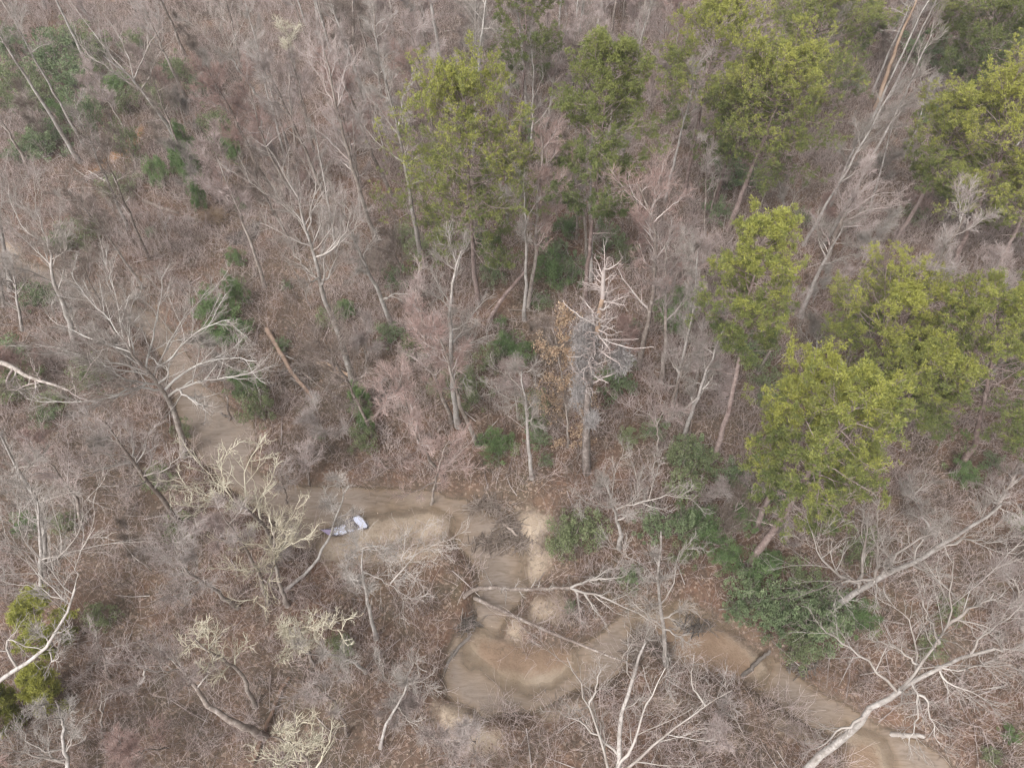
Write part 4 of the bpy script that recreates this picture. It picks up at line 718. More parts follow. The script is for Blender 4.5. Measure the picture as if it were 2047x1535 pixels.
MARKS = [((945, 590), 'the rounded green pine'), ((1425, 915), 'the lone pine trunk'), ((1508, 1090), 'the slanting pine trunks'), ((705, 765), 'the tallest pale trunk'), ((1170, 940), 'the moss hung snag'), ((1135, 850), 'the orange leaved tree'),
 ((360, 880), 'the great white tree'), ((160, 320), 'the long grey poles'), ((360, 290), 'the big forked tree'), ((385, 340), 'the dark green cedar'), ((480, 470), 'the black puddle'), ((230, 310), 'the orange trickle'), ((690, 1055), 'the plastic sheet'),
 ((860, 1055), 'the light sandbar'), ((1050, 1320), 'the rusty sandbar'), ((1020, 1060), 'the creek junction'), ((1125, 1170), 'the fallen pale tree'), ((1290, 640), 'the reddish crowned tree'), ((1310, 1300), 'the drift pile'), ((1560, 1230), 'the leafy thicket'),
 ((1800, 150), 'the orange wood snag'), ((1900, 500), 'the yellow crowned pine'), ((1750, 1450), 'the huge pale tree'), ((1920, 940), 'the right edge pine'), ((1370, 390), 'the yellow topped pine'), ((1168, 590), 'the olive pine'), ((1050, 300), 'the top centre pine'),
 ((130, 1290), 'the white twisted tree'), ((400, 1420), 'the thick mossy trunk'), ((580, 1200), 'the lichen crowned trees'), ((1590, 1400), 'the creek at lower right'), ((620, 700), 'the splintered logs'), ((985, 890), 'the round bush'), ((910, 820), 'the double stemmed tree'), ((1450, 440), 'the thick slanting pine'), ((730, 90), 'the top edge left of centre'), ((500, 190), 'the rosy maple'), ((60, 60), 'the top left corner'), ((1650, 620), 'the stout pale trunk'), ((1240, 60), 'the top edge right of centre'), ((780, 620), 'the pale leaning trunk'), ((1290, 990), 'the pale many forked tree'), ((30, 900), 'the left edge middle'), ((560, 1480), 'the bottom edge left of the pool'), ((1200, 1480), 'the bottom edge right of the pool')]
MP = [(at(*m[0]), m[1]) for m in MARKS]; USED = {}
def autolabel(o, p, adj, noun):
    d = [np.hypot(*(p-m[0])[:2]) for m in MP]; i = int(np.argmin(d)); v = (p-MP[i][0])[:2]; ph = MP[i][1]
    if d[i] < 2.2: rel = 'right beside'
    elif abs(v[0]) > abs(v[1]): rel = 'right of' if v[0] > 0 else 'left of'
    else: rel = 'behind' if v[1] > 0 else 'in front of'
    USED.setdefault((adj, noun, rel, ph), []).append((d[i], o))
def write_labels():
    for (adj, noun, rel, ph), L in USED.items():
        L.sort(key=lambda t: t[0])
        for n, (_, o) in enumerate(L):
            pre = '' if len(L) == 1 else 'nearest ' if n == 0 else ORD[n]+' nearest '
            o['label'] = f'{pre}{adj} {noun} {rel} {ph}'
SH = [(1, 110, 300, 70, 80, 'h'), (1, 360, 400, 90, 110, 'h'), (1, 470, 500, 90, 90, 'h'), (1, 600, 600, 50, 55, 'h'), (1, 580, 740, 60, 110, 'h'), (1, 400, 680, 50, 60, 'c'), (1, 300, 860, 110, 70, 'h'), (1, 200, 830, 60, 50, 'o'), (1, 700, 520, 70, 60, 'c'),
 (1, 800, 880, 60, 100, 'o'), (1, 1070, 980, 50, 80, 'C'), (1, 1110, 870, 50, 80, 'C'), (1, 1150, 1020, 60, 90, 'C'), (1, 960, 1040, 50, 70, 'c'), (1, 1310, 780, 70, 90, 'o'), (1, 1390, 930, 35, 70, 'c'), (1, 1200, 1200, 35, 80, 'c'), (1, 500, 1400, 95, 90, 'o'), (1, 360, 1430, 50, 50, 'h'), (1, 730, 1100, 90, 60, 'o'), (1, 1100, 450, 60, 70, 'o'),
 (1, 1180, 520, 50, 50, 'h'), (1, 960, 460, 60, 60, 'h'), (1, 890, 1360, 25, 25, 'h'), (1, 820, 280, 60, 60, 'o'), (1, 980, 620, 60, 60, 'o'), (1, 1410, 1210, 30, 30, 'h'), (1, 250, 620, 90, 70, 'o'), (1, 60, 480, 80, 80, 'o'),
 (2, 470, 320, 50, 35, 'h'), (2, 1100, 780, 70, 80, 'h'), (2, 1540, 1430, 70, 90, 'h'), (2, 1330, 1330, 60, 50, 'c'), (2, 870, 1450, 60, 60, 'h'), (2, 380, 1400, 60, 60, 'o'), (2, 900, 1000, 60, 60, 'h'), (2, 1180, 430, 60, 70, 'o'),
 (3, 300, 1050, 110, 90, 'h'), (3, 240, 1250, 60, 60, 'h'), (3, 1500, 700, 60, 50, 'c'), (3, 1420, 330, 110, 50, 'h'), (3, 1960, 250, 80, 80, 'h'), (3, 1000, 500, 70, 40, 'h'), (3, 1600, 330, 80, 60, 'o'), (3, 760, 1270, 60, 50, 'o'), (3, 1380, 1270, 60, 50, 'o'),
 (4, 1310, 380, 85, 95, 'c'), (4, 1380, 470, 80, 70, 'c'), (4, 1420, 270, 50, 80, 'c'), (4, 1460, 800, 75, 80, 'c'), (4, 1540, 930, 80, 90, 'o'), (4, 60, 600, 100, 90, 'h'), (4, 230, 280, 80, 60, 'h'), (4, 280, 970, 60, 55, 'h'), (4, 950, 1340, 70, 60, 'o'), (4, 1090, 1060, 45, 50, 'o'),
 (4, 580, 740, 80, 90, 'o'), (4, 1400, 60, 40, 45, 'c'), (4, 1680, 210, 25, 25, 'h'), (4, 1930, 400, 55, 60, 'o'), (4, 2020, 340, 40, 40, 'c'), (4, 1870, 1080, 28, 28, 'h'), (4, 1660, 550, 35, 35, 'h'), (4, 180, 780, 90, 70, 'o'),
 (5, 1240, 150, 80, 90, 'c'), (5, 1350, 150, 60, 80, 'h'), (5, 1180, 290, 50, 40, 'h'), (5, 1930, 370, 85, 100, 'c'), (5, 920, 1140, 80, 78, 'c'), (5, 130, 900, 62, 80, 'C'), (5, 160, 1010, 60, 70, 'C'), (5, 150, 1130, 60, 70, 'o'), (5, 1150, 1090, 55, 50, 'h'), (5, 1120, 950, 75, 90, 'o'), (5, 1600, 790, 90, 90, 'h'), (5, 1620, 680, 60, 60, 'o'),
 (5, 940, 420, 30, 25, 'c'), (5, 980, 570, 80, 55, 'c'), (5, 870, 650, 60, 70, 'o'), (5, 290, 500, 65, 60, 'h'), (5, 420, 590, 60, 60, 'o'), (5, 600, 800, 65, 70, 'o'), (5, 770, 850, 80, 90, 'o'), (5, 40, 350, 50, 40, 'c'), (5, 340, 170, 60, 60, 'h'), (5, 1690, 1090, 55, 50, 'o'), (5, 1830, 1040, 60, 45, 'h'), (5, 900, 150, 55, 60, 'h'), (5, 1980, 1200, 80, 90, 'o'), (5, 1700, 450, 35, 35, 'c'), (5, 1200, 1220, 35, 30, 'h'),
 (6, 30, 400, 60, 100, 'h'), (6, 540, 760, 80, 70, 'o'), (6, 560, 880, 60, 60, 'h'), (6, 100, 1180, 85, 85, 'h'), (6, 60, 1360, 90, 80, 'o'), (6, 330, 1330, 85, 80, 'h'), (6, 400, 1430, 70, 70, 'o'), (6, 450, 600, 75, 80, 'h'), (6, 1660, 1300, 68, 60, 'c'), (6, 1850, 1240, 50, 45, 'h'), (6, 600, 1440, 55, 60, 'c'), (6, 1150, 440, 55, 50, 'h'), (6, 250, 540, 50, 60, 'o'),
 (7, 190, 100, 55, 38, 'c'), (7, 640, 650, 65, 40, 'o'), (7, 2010, 800, 50, 55, 'o'), (7, 1080, 130, 70, 35, 'o'), (7, 420, 90, 60, 50, 'o'),
 (8, 40, 830, 50, 55, 'o'), (8, 1330, 150, 95, 80, 'o'), (8, 1450, 110, 90, 80, 'o'), (8, 1280, 210, 70, 60, 'o'), (8, 1690, 420, 55, 45, 'h'), (8, 1800, 100, 75, 80, 'h'), (8, 1980, 120, 75, 90, 'h'), (8, 1990, 280, 60, 70, 'o'), (8, 1345, 580, 25, 38, 'h'),
 (9, 100, 60, 80, 55, 'c'), (9, 400, 60, 70, 55, 'c'), (9, 190, 160, 80, 70, 'c'), (9, 285, 290, 70, 70, 'c'), (9, 440, 380, 80, 60, 'c'), (9, 555, 310, 55, 55, 'c'), (9, 380, 520, 85, 75, 'h'), (9, 360, 620, 60, 50, 'h'), (9, 500, 560, 85, 80, 'h'), (9, 560, 670, 90, 70, 'h'), (9, 640, 560, 85, 75, 'h'), (9, 780, 740, 95, 60, 'h'), (9, 740, 620, 80, 70, 'h'), (9, 850, 540, 85, 75, 'h'),
 (9, 900, 650, 70, 60, 'h'), (9, 1040, 660, 75, 55, 'c'), (9, 1000, 270, 65, 90, 'o'), (9, 690, 860, 80, 45, 'o'), (9, 700, 420, 90, 80, 'o'), (9, 1940, 1310, 40, 38, 'c'), (9, 1840, 1440, 45, 35, 'o'), (9, 1990, 80, 45, 45, 'o'), (9, 1560, 610, 60, 40, 'o'), (9, 1450, 830, 60, 40, 'o'),
 (1, 60, 620, 70, 70, 'o'), (1, 180, 500, 80, 80, 'o'), (1, 300, 560, 70, 70, 'o'), (1, 130, 900, 60, 50, 'h'), (1, 480, 240, 80, 70, 'o'), (1, 620, 330, 80, 80, 'o'), (1, 560, 440, 70, 60, 'o'), (1, 760, 620, 60, 60, 'o'), (1, 400, 300, 70, 70, 'h'), (1, 900, 560, 60, 50, 'o'), (1, 330, 780, 60, 50, 'h'),
 (1, 1330, 860, 50, 60, 'c'), (2, 460, 1460, 70, 60, 'o'), (2, 1270, 1480, 70, 60, 'h'), (2, 1650, 1500, 60, 60, 'o'), (2, 760, 1380, 80, 50, 'o'), (5, 720, 720, 70, 60, 'o'), (5, 1060, 600, 60, 50, 'c'), (5, 1130, 1040, 50, 60, 'h'), (4, 60, 820, 80, 60, 'o'), (4, 330, 880, 70, 50, 'o'), (4, 1240, 500, 60, 50, 'c'), (6, 200, 1250, 70, 70, 'o'), (6, 480, 1330, 60, 60, 'o')]
PR = {'h': [shrub_proto('holly', 1), shrub_proto('holly', 2), shrub_proto('holly', 3)], 'o': [shrub_proto('olive', 4), shrub_proto('olive', 5), shrub_proto('olive', 6)], 'c': [shrub_proto('cedar', 7), shrub_proto('cedar', 8)], 'C': [shrub_proto('cedar', 9, True), shrub_proto('cedar', 10, True)]}
cnt = {}; used_p = set()
SHB = []
for (zn, x, y, rx, ry, kd) in SH:
    (cx, cy), = Z(zn, (x, y)); rx *= .342; ry *= .342
    b0 = onground(cx, cy+.62*ry); dep = pxdepth(b0); rw = rx/FPX*dep; phi = math.radians(36.4)+math.atan((767-cy)/FPX)
    rz = math.sqrt(max((ry/FPX*dep)**2-(rw*math.cos(phi))**2, (.45*rw)**2))/math.sin(phi) if math.sin(phi) > .2 else rw
    rw *= 1.36; rz *= 1.35; rz = min(max(rz, .6*rw), 2.6*rw); c_ = cnt.get(kd, 0); cnt[kd] = c_+1; pr = PR[kd][c_ % len(PR[kd])]
    o = pr if pr.name not in used_p else copy_tree(pr)
    used_p.add(pr.name); o.location = tuple(b0-np.array([0, 0, .05])); o.rotation_euler = (0, 0, random.uniform(0, 6.28)); o.scale = (rw*.98, rw*.98, rz*1.0)
    size = 'tiny' if rw < 1.0 else 'small' if rw < 1.7 else 'medium' if rw < 2.3 else 'large'
    adj, noun = {'h': (size+' dark green', 'holly bush'), 'o': (size+' olive green', 'evergreen bush'), 'c': (size+' bright green', 'evergreen bush'), 'C': (size+' pointed green', 'cedar sapling')}[kd]
    autolabel(o, b0, adj, noun); tag(o, None, 'evergreen shrub', 'evergreen shrubs under the bare trees'); SHB.append((b0, rw))
for l_ in PR.values():
    for pr in l_:
        if 'k' in pr: del pr['k']
for o in S.objects:
    if 'k' in o: del o['k']

# ------------------------------------------------------------------ fallen trees, logs, drift, sheet
CLR = []
def fallen(name, pts, r0, r1, mat, label, cat='log', z0=.2, z1=.2, sub=0, limbs=(), kink=.03, n=16, grp=None):
    """pts in picture pixels, lying at heights z0..z1"""
    m = len(pts); Q = []
    for i, p in enumerate(pts):
        zz = p[2] if len(p) > 2 else z0+(z1-z0)*i/max(m-1, 1); q = at(p[0], p[1], zz); Q.append(q)
    T = resample(Q, n, kink); RT = np.linspace(r0, r1, n); c = T[0]*np.array([1, 1, 1.]); e = empty(name, c)
    g = Geo(); g.tubes(T[None], RT[None], 8, .5)
    for k, i in ((0, 1), (n-1, -1)):      # close the broken ends
        P_ = np.stack([T[k]-nrm(T[i]-T[k] if k == 0 else T[-2]-T[-1])*.002, T[k]-nrm(T[1]-T[0] if k == 0 else T[-2]-T[-1])*.12]); g.tubes(P_[None], np.array([[RT[k]*.98, .01]]), 8, .8)
    g.build('trunk', M[mat], e, off=c)
    g = Geo(); has = False
    for lm in limbs:
        q = [at(*p) for p in lm]; L = resample(q, 8, .05); R_ = np.linspace(r1*1.0, .02, 8); g2 = Geo(); g2.tubes(L[None], R_[None], 5, .6); g2.build('limb', M['twig_pale'], e, off=c)
        P2, Q2 = sprout(L[None], R_[None], 8, 50, .4, .2, 1, 5, .2, .02, .015); g.tubes(P2, Q2, 3, .6); P3, Q3 = sprout(P2, Q2, 6, 45, .5, .2, 1, 3, .2, .02, .012); g.tubes(P3, Q3, 3, .6); has = True
    if sub:
        P2, Q2 = sprout(T[None], RT[None], sub, 65, .16, .3, 1, 5, .2, .02, .015, .3); g.tubes(P2, Q2, 3, .6); P3, Q3 = sprout(P2, Q2, 6, 45, .5, .2, 1, 3, .2, .02, .012); g.tubes(P3, Q3, 3, .6); has = True
    if has: g.build('branches', M['twig_pale'], e, off=c)
    tag(e, label, cat, grp); HB.append(c)
    for t in T[::2]: CLR.append((t, .7))
    return e
fallen('fallen_tree', Z(8, (715, 530, -.3), (740, 490, .2), (790, 472, .5), (900, 468, .7), (1060, 480, .9), (1350, 466, 1.3)), .18, .10, 'trunk_grey', 'pale tree fallen level across the creek, its branches reaching right', 'fallen tree', sub=14,
  limbs=[Z(8, (1345, 466, 1.3), (1480, 410, 1.9), (1590, 350, 2.4)), Z(8, (1345, 468, 1.3), (1480, 510, 1.5), (1650, 560, 1.6), (1880, 705, 1.8)), Z(8, (1370, 475, 1.3), (1400, 580, 1.), (1412, 690, .7)), Z(8, (1430, 500, 1.4), (1490, 600, 1.1), (1560, 690, .8)), Z(8, (1460, 420, 1.8), (1560, 415, 2.1), (1670, 405, 2.4))], kink=.04)
fallen('fallen_tree', Z(8, (785, 525, -.3), (900, 580, .3), (1200, 712, .9), (1480, 830, .9), (1700, 915, .6)), .16, .06, 'trunk_grey', 'straight limbless grey trunk fallen slantwise across pool and sandbar', 'fallen tree', sub=0, kink=.02)
fallen('fallen_tree', Z(4, (1560, 460), (1720, 740), (1840, 870)), .24, .16, 'log_rust', 'brown broken tree lying among splinters left of the tallest pale trunk', 'fallen tree', .5, .25, sub=18)
fallen('split_log', Z(4, (1830, 632), (1940, 680), (2060, 742)), .17, .17, 'bare_wood', 'upper split orange log left of the tallest pale trunk', 'log', .3, .3, grp='fresh split orange logs')
fallen('split_log', Z(4, (1850, 655), (1960, 715), (2050, 765)), .10, .13, 'bare_wood', 'thinner split orange log under the upper one', 'log', .15, .15, grp='fresh split orange logs')
fallen('charred_log', Z(4, (1700, 748), (1750, 775), (1800, 803)), .15, .13, 'log_dark', 'short black log below the broken brown tree', 'log', .3, .2)
fallen('leaning_log', Z(5, (865, 420, .1), (905, 345, 1.), (960, 265, 2.2), (1080, 125, 5.)), .2, .16, 'trunk_pine', 'reddish brown trunk slanting up against the straight pale tree', 'log', sub=0)
fallen('fallen_log', Z(7, (1470, 1500), (1540, 1320), (1640, 1060), (1690, 990)), .16, .12, 'log_rust', 'long rusty rotten log lying near the bottom edge, lower left', 'log', .2, .2)
fallen('fallen_log', Z(8, (955, 92, -.3), (1000, 128, -.2), (1033, 162, -.3)), .12, .10, 'twig_brown', 'short broken log on the drift heap at the creek junction', 'log')
fallen('fallen_log', Z(9, (395, 985, -.6), (480, 910, -.3), (560, 840, .1)), .16, .11, 'log_dark', 'dark sunken log sticking into the creek at lower right', 'log')
fallen('fallen_log', Z(9, (1270, 1322), (1360, 1328), (1460, 1334)), .17, .13, 'twig_pale', 'pale tan log under the huge pale tree at bottom right', 'log', .3, .3)
fallen('fallen_log', Z(1, (840, 1170), (940, 1215), (1040, 1245)), .2, .16, 'twig_brown', 'pale brown log lying left of the black puddle', 'log', .3, .2, sub=5)
fallen('fallen_log', Z(1, (1100, 1270), (1160, 1285), (1230, 1300)), .2, .18, 'twig_brown', 'short tan log touching the dry grass tuft above the black puddle', 'log', .3, .2)
fallen('fallen_log', Z(1, (400, 1105), (520, 1095), (640, 1115)), .1, .08, 'twig_brown', 'thin grey log at the lower end of the orange trickle', 'log', .3, .2, sub=4)
for i, (p, lab) in enumerate([(((405, 960), (480, 1020), (560, 1060)), 'leaning pale broken branch left of the trickle end'), (((520, 1000), (600, 1050), (690, 1085)), 'pale branch lying right across the trickle end'), (((630, 990), (615, 1020)), 'stubby broken branch at the trickle end'), (((400, 1110), (450, 1140), (490, 1145)), 'short branch below the trickle logs')]):
    fallen('fallen_branch', Z(1, *p), .07, .04, 'twig_pale', lab, 'branch', .4, .3, grp='broken branches at the orange trickle')
fallen('fallen_log', Z(8, (770, 740, -.75), (700, 810, -.6), (640, 880, -.6), (600, 980, -.75)), .14, .1, 'log_dark', 'dark waterlogged log along the left bank of the pool', 'log', sub=10)
fallen('fallen_log', Z(4, (1240, 935, -.85), (1290, 955, -.7), (1340, 975, -.5)), .12, .08, 'log_dark', 'dark stick in the creek beside the broken post', 'log')
fallen('fallen_log', Z(4, (1610, 600), (1590, 700), (1560, 780)), .06, .04, 'twig_brown', 'thin leaning stick left of the broken brown tree', 'log', 1.2, .1)
fallen('fallen_log', Z(4, (1750, 700), (1850, 780), (1960, 860)), .08, .05, 'twig_brown', 'thin brown log right of the broken brown tree', 'log', .4, .2, sub=8)
fallen('fallen_log', Z(5, (990, 350), (1070, 350), (1140, 360)), .1, .08, 'twig_brown', 'greyish log on the ground at the foot of the slanting log', 'log', .3, .2, sub=5)

def drift(name, cpx, rx, ry, n, label, mat='twig_brown', zc=-.6, ln=(.5, 1.8), rr=.02, hgt=.35):
    c = at(*cpx, zc); a = rng.uniform(0, 6.28, n); rad = np.sqrt(rng.uniform(0, 1, n)); p = c+np.stack([np.cos(a)*rad*rx, np.sin(a)*rad*ry, (1-rad)*hgt*2*rng.uniform(.2, 1, n)], 1)
    az = rng.normal(.4, .9, n); d = np.stack([np.cos(az), np.sin(az), rng.normal(0, .15, n)], 1); L = rng.uniform(*ln, n)
    P_ = np.stack([p-d*L[:, None]*.5, p-d*L[:, None]*.17+rng.normal(0, .05, p.shape), p+d*L[:, None]*.17+rng.normal(0, .05, p.shape), p+d*L[:, None]*.5], 1)
    g = Geo(); g.tubes(P_, np.abs(rng.normal(rr, rr*.5, (n, 1)))*np.array([[1, .9, .75, .4]])+.008, 4, rng.uniform(.1, .9, n)); o = g.build(name, M[mat], off=c); o.location = tuple(c); tag(o, label, 'drift pile', 'piles of drift sticks along the creek'); return o
drift('drift_pile', (1005, 1085), 2.6, .8, 170, 'dark heap of drift sticks damming the creek at the junction', 'twig_brown')
drift('drift_pile', (1020, 1050), 1.1, 1.3, 130, 'brown drift sticks just above the dark heap at the junction', 'twig_brown')
drift('drift_pile', (980, 1012), 1.8, .8, 130, 'tangle of dead sticks on the upper bank above the junction', 'twig_brown', -.2)
drift('drift_pile', (1300, 1305), 1.4, 1.8, 330, 'dense brown drift pile at the foot of the open pale tree', 'twig_brown', -.5, (.7, 2.2))
drift('drift_pile', (1070, 1285), 1.6, .5, 120, 'low sticks along the upper edge of the rusty sandbar', 'log_dark', -.8, (.3, .9), .012, .12)
drift('drift_pile', (925, 1245), 1.1, .6, 110, 'sticks caught at the upper left corner of the pool', 'log_dark', -.6)
drift('drift_pile', (1110, 1400), 3.2, .45, 150, 'line of wet sticks along the lower edge of the pool', 'log_dark', -.85, (.3, 1.1), .014, .15)
drift('drift_pile', (1385, 1255), 1.6, .7, 110, 'dark sticks on the brown bar at the upper side of the creek', 'log_dark', -.7)
drift('drift_pile', (1620, 1330), 1.5, .5, 130, 'dark sticks on the bank notch below the leafy thicket', 'log_dark', -.4)
drift('drift_pile', (600, 745), 1.8, 1.4, 170, 'splinters and sticks around the broken brown tree', 'twig_brown', .1)
drift('drift_pile', (205, 355), 2.0, 1.0, 90, 'broken sticks heaped at the lower end of the orange trickle', 'twig_grey', .1)
drift('drift_pile', (975, 1350), .01, .01, 2, 'tiny dark twig on the rusty sandbar', 'log_dark', -.8, (.3, .5)) if False else None

# torn pale plastic sheet on the sand
def sheet():
    F = lambda *pts: [(600+x*.0977, 1000+y*.0977) for x, y in pts]
    back = F((390, 590), (700, 560), (850, 480), (1060, 330), (1220, 290), (1400, 500), (1390, 570), (1240, 610), (1110, 600), (1090, 650), (800, 720), (640, 730), (520, 680))
    parts = [F((1080, 350), (1200, 310), (1260, 350), (1370, 510), (1360, 560), (1290, 560), (1240, 590), (1150, 600), (1180, 570), (1220, 560), (1190, 500), (1150, 470), (1100, 410)), F((820, 520), (900, 490), (930, 520), (900, 560), (930, 620), (960, 640), (940, 670), (850, 700), (800, 680), (800, 600)),
             F((700, 560), (790, 530), (800, 560), (780, 690), (740, 710), (690, 690), (690, 620)), F((950, 570), (1090, 580), (1110, 600), (1070, 640), (990, 640)), F((420, 600), (680, 600), (690, 640), (640, 720), (580, 710), (520, 660))]
    c = at(*back[0], -.8)
    zc = WZ+.32; e = empty('plastic_sheet', at(690, 1055, zc))
    def plate(pts, z0, th, mat, name, lab=None):
        P_ = np.array([at(x, y, z0) for x, y in pts]); n = len(P_)
        # fan with ruffled interior, thin solid
        import bmesh
        bm = bmesh.new(); v = [bm.verts.new(tuple(p)) for p in P_]; f = bm.faces.new(v); bmesh.ops.triangulate(bm, faces=[f]); bmesh.ops.subdivide_edges(bm, edges=bm.edges[:], cuts=3, use_grid_fill=True)
        for q in bm.verts: q.co.z += .012*math.sin(q.co.x*7+q.co.y*3)+.010*math.sin(q.co.y*9-q.co.x*4)
        r_ = bmesh.ops.extrude_face_region(bm, geom=bm.faces[:]); 
        for q in [x for x in r_['geom'] if isinstance(x, bmesh.types.BMVert)]: q.co.z -= th
        for q in bm.verts: q.co -= e.location
        bmesh.ops.recalc_face_normals(bm, faces=bm.faces[:])
        me = bpy.data.meshes.new(name); bm.to_mesh(me); bm.free(); me.materials.append(mat); o = bpy.data.objects.new(name, me); S.collection.objects.link(o); o.parent = e
        if lab: o['label'] = lab
    mw_, nt_, b_ = newmat('white_plastic', .45); b_.inputs['Base Color'].default_value = (.58, .60, .72, 1)
    mp_, nt_, b2 = newmat('lilac_plastic', .5); b2.inputs['Base Color'].default_value = (.33, .27, .40, 1)
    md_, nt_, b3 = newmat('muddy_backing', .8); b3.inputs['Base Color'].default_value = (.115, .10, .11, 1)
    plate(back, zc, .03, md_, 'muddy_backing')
    for i, p in enumerate(parts): plate(p, zc+.05, .02, mp_ if i == 4 else mw_, 'sheet_piece', 'lilac grey torn end' if i == 4 else None)
    tag(e, 'torn white and lilac plastic sheet half buried on the creek sandbar', 'plastic sheet')
sheet(); CLR.append((at(690, 1058, WZ), 2.2)); CLR.append((at(700, 1100, WZ), 1.8))
def rock(px, py, s, mat, label, name='rock', z=-.3):
    import bmesh
    c = at(px, py, z); bm = bmesh.new(); bmesh.ops.create_icosphere(bm, subdivisions=3, radius=1)
    for q in bm.verts:
        n = q.co.normalized(); k = 1+.22*math.sin(n.x*5+px)+.18*math.sin(n.y*7+n.z*4+py)+.1*math.sin(n.z*13+n.x*9); q.co = n*k; q.co.x *= s[0]; q.co.y *= s[1]; q.co.z *= s[2]
    me = bpy.data.meshes.new(name); bm.to_mesh(me); bm.free(); me.materials.append(mat); o = bpy.data.objects.new(name, me); S.collection.objects.link(o); o.location = tuple(c); tag(o, label, name)
rock(1270, 1392, (.30, .22, .15), M['log_dark'], 'small black wet stone on the lower bank of the pool')
# dark puddle with black leaves
pc = [at(x, y, 0) for x, y in Z(1, (1330, 1400), (1400, 1360), (1480, 1310), (1510, 1300), (1500, 1350), (1470, 1390), (1420, 1425), (1350, 1425))]
c = sum(pc)/len(pc)
for nm, n, lab, mt in (('black_leaves', 5200, 'patch of black wet leaves below the dry grass tuft', 'log_dark'),):
    pp = np.array(pc)[:, :2]; lo, hi = pp.min(0), pp.max(0); q = rng.uniform(lo-.3, hi+.3, (n, 2)); q = q[sdf(q, pp)+rng.normal(0, .25, n) < 0]; zz = ground_z(q)[0]+rng.uniform(.03, .1, len(q)); q3 = np.column_stack([q, zz])
    a = nrm(rng.normal(0, 1, q3.shape)*np.array([1, 1, .35])); b_ = nrm(np.cross(a, rng.normal(0, .3, q3.shape)+np.array([0, 0, 1.]))); s = rng.uniform(.07, .13, (len(q3), 1))
    g = Geo(); g.quads(np.stack([q3-a*s, q3+b_*s*.6, q3+a*s, q3-b_*s*.6], 1), rng.uniform(0, .6, len(q3))); tag(g.build(nm, M[mt]), lab, kind='stuff')
# dry grass tuft
def tuft(px, py, n, hgt, rad, label):
    c = onground(px, py); a = rng.uniform(0, 6.28, n); t = rng.uniform(.1, .95, n); d = np.stack([np.cos(a)*t, np.sin(a)*t, np.ones(n)], 1); L = rng.uniform(.5, 1, n)*hgt; p0 = rng.normal(0, rad*.3, (n, 3))*np.array([1, 1, 0])
    q = [p0]
    for i in range(4): d = nrm(d+np.stack([np.cos(a)*.22, np.sin(a)*.22, -.16*np.ones(n)*i], 1)); q.append(q[-1]+d*(L/4)[:, None])
    g = Geo(); g.tubes(np.stack(q, 1), np.full((n, 5), .014)*np.array([[1, 1, .9, .7, .4]]), 3, rng.uniform(0, 1, n)); o = g.build('dry_grass_tuft', M['beech']); o.location = tuple(c); tag(o, label, 'grass tuft', 'tufts of dry grass')
tuft(428, 440, 900, 2.1, 1.2, 'tawny dry grass tuft just above the black leaf patch')
tuft(470, 335, 500, 1.8, 1.2, 'wide brown grass tuft right of the dark green cedar')
tuft(442, 375, 500, 1.6, 1.0, 'brown grass tuft between the wide tuft and the tawny one')

# ------------------------------------------------------------------ the rest of the wood: individual bare trees and saplings
def in_frame(p, m=0):
    x, y = project(p); return -m < x < 2047+m and -m < y < 1535+m
protos = []
def straight(hh, lean=.06, bend=.25):
    p = [np.zeros(3)]; d = np.array([rng.normal(0, lean), rng.normal(0, lean), 1.])
    for i in range(5): d = nrm(d+rng.normal(0, .05*bend*4, 3)*np.array([1, 1, .2])); p.append(p[-1]+d*hh/5)
    return p
for i, (hh, kd, r, na, R, tw) in enumerate([(15, 'pink', .15, 13, 3.2, 1.), (17, 'grey', .18, 12, 3.4, 1.), (13, 'pink', .12, 12, 2.8, 1.), (18, 'pale', .2, 12, 3.6, 1.), (11, 'grey', .1, 11, 2.6, .9), (14, 'grey', .14, 13, 3.2, 1.), (16, 'red', .15, 13, 3.1, 1.), (9, 'pink', .08, 12, 2.4, .9), (12, 'brown', .11, 12, 2.9, 1.)]):
    protos.append((bare_tree(straight(hh), [], kd, r*1.25, nauto=na, crown=.42, R=R, tw=tw*1.15), hh, kd))
for i, (hh, kd) in enumerate([(5, 'pink'), (4, 'grey'), (6, 'brown'), (5, 'pale'), (4.5, 'red')]):
    protos.append((bare_tree(straight(hh, .15, .5), [], kd, .045, nauto=9, crown=.12, R=2.0, tw=1.1, name='bare_sapling'), hh, kd))
SL = []
for hh, kd in ((17, 'pale'), (19, 'pale'), (15, 'pale'), (13, 'grey')):
    SL.append((bare_tree(straight(hh, .03, .12), [], kd, .17, nauto=9, crown=.6, R=1.7, spread=40, tw=.85), hh, kd))
ADJ = {'pink': 'pinkish', 'grey': 'grey', 'pale': 'pale', 'red': 'reddish', 'brown': 'brownish'}
def scatter(n, dmin, kinds, hrange, fn, sprout_=False):
    pts = []; tries = 0; occ = [b[:2] for b in HB]
    while len(pts) < n and tries < 60000:
        tries += 1; x, y = rng.uniform(-84, 84), rng.uniform(6, 116); p = np.array([x, y, 0.])
        if not in_frame(p, 60): continue
        px, py = project(p)
        if (850 < px < 1320 and py > 1370) or (px > 1450 and py > 1180) or rng.uniform() > fn(px, py): continue
        if float(sdf(np.array([[x, y]]), CREEK)[0]) < 1.2: continue
        if sprout_ != True and any(abs(x-a[0]*(y/a[1])) < (4.4 if not sprout_ else 3.6) and -13 < y-a[1] < (1.5 if not sprout_ else -1) for a in PB): continue
        if any((x-a[0])**2+(y-a[1])**2 < (dmin*.8)**2 for a in occ) or any((x-a[0])**2+(y-a[1])**2 < dmin**2 for a in pts): continue
        pts.append(p)
    return pts
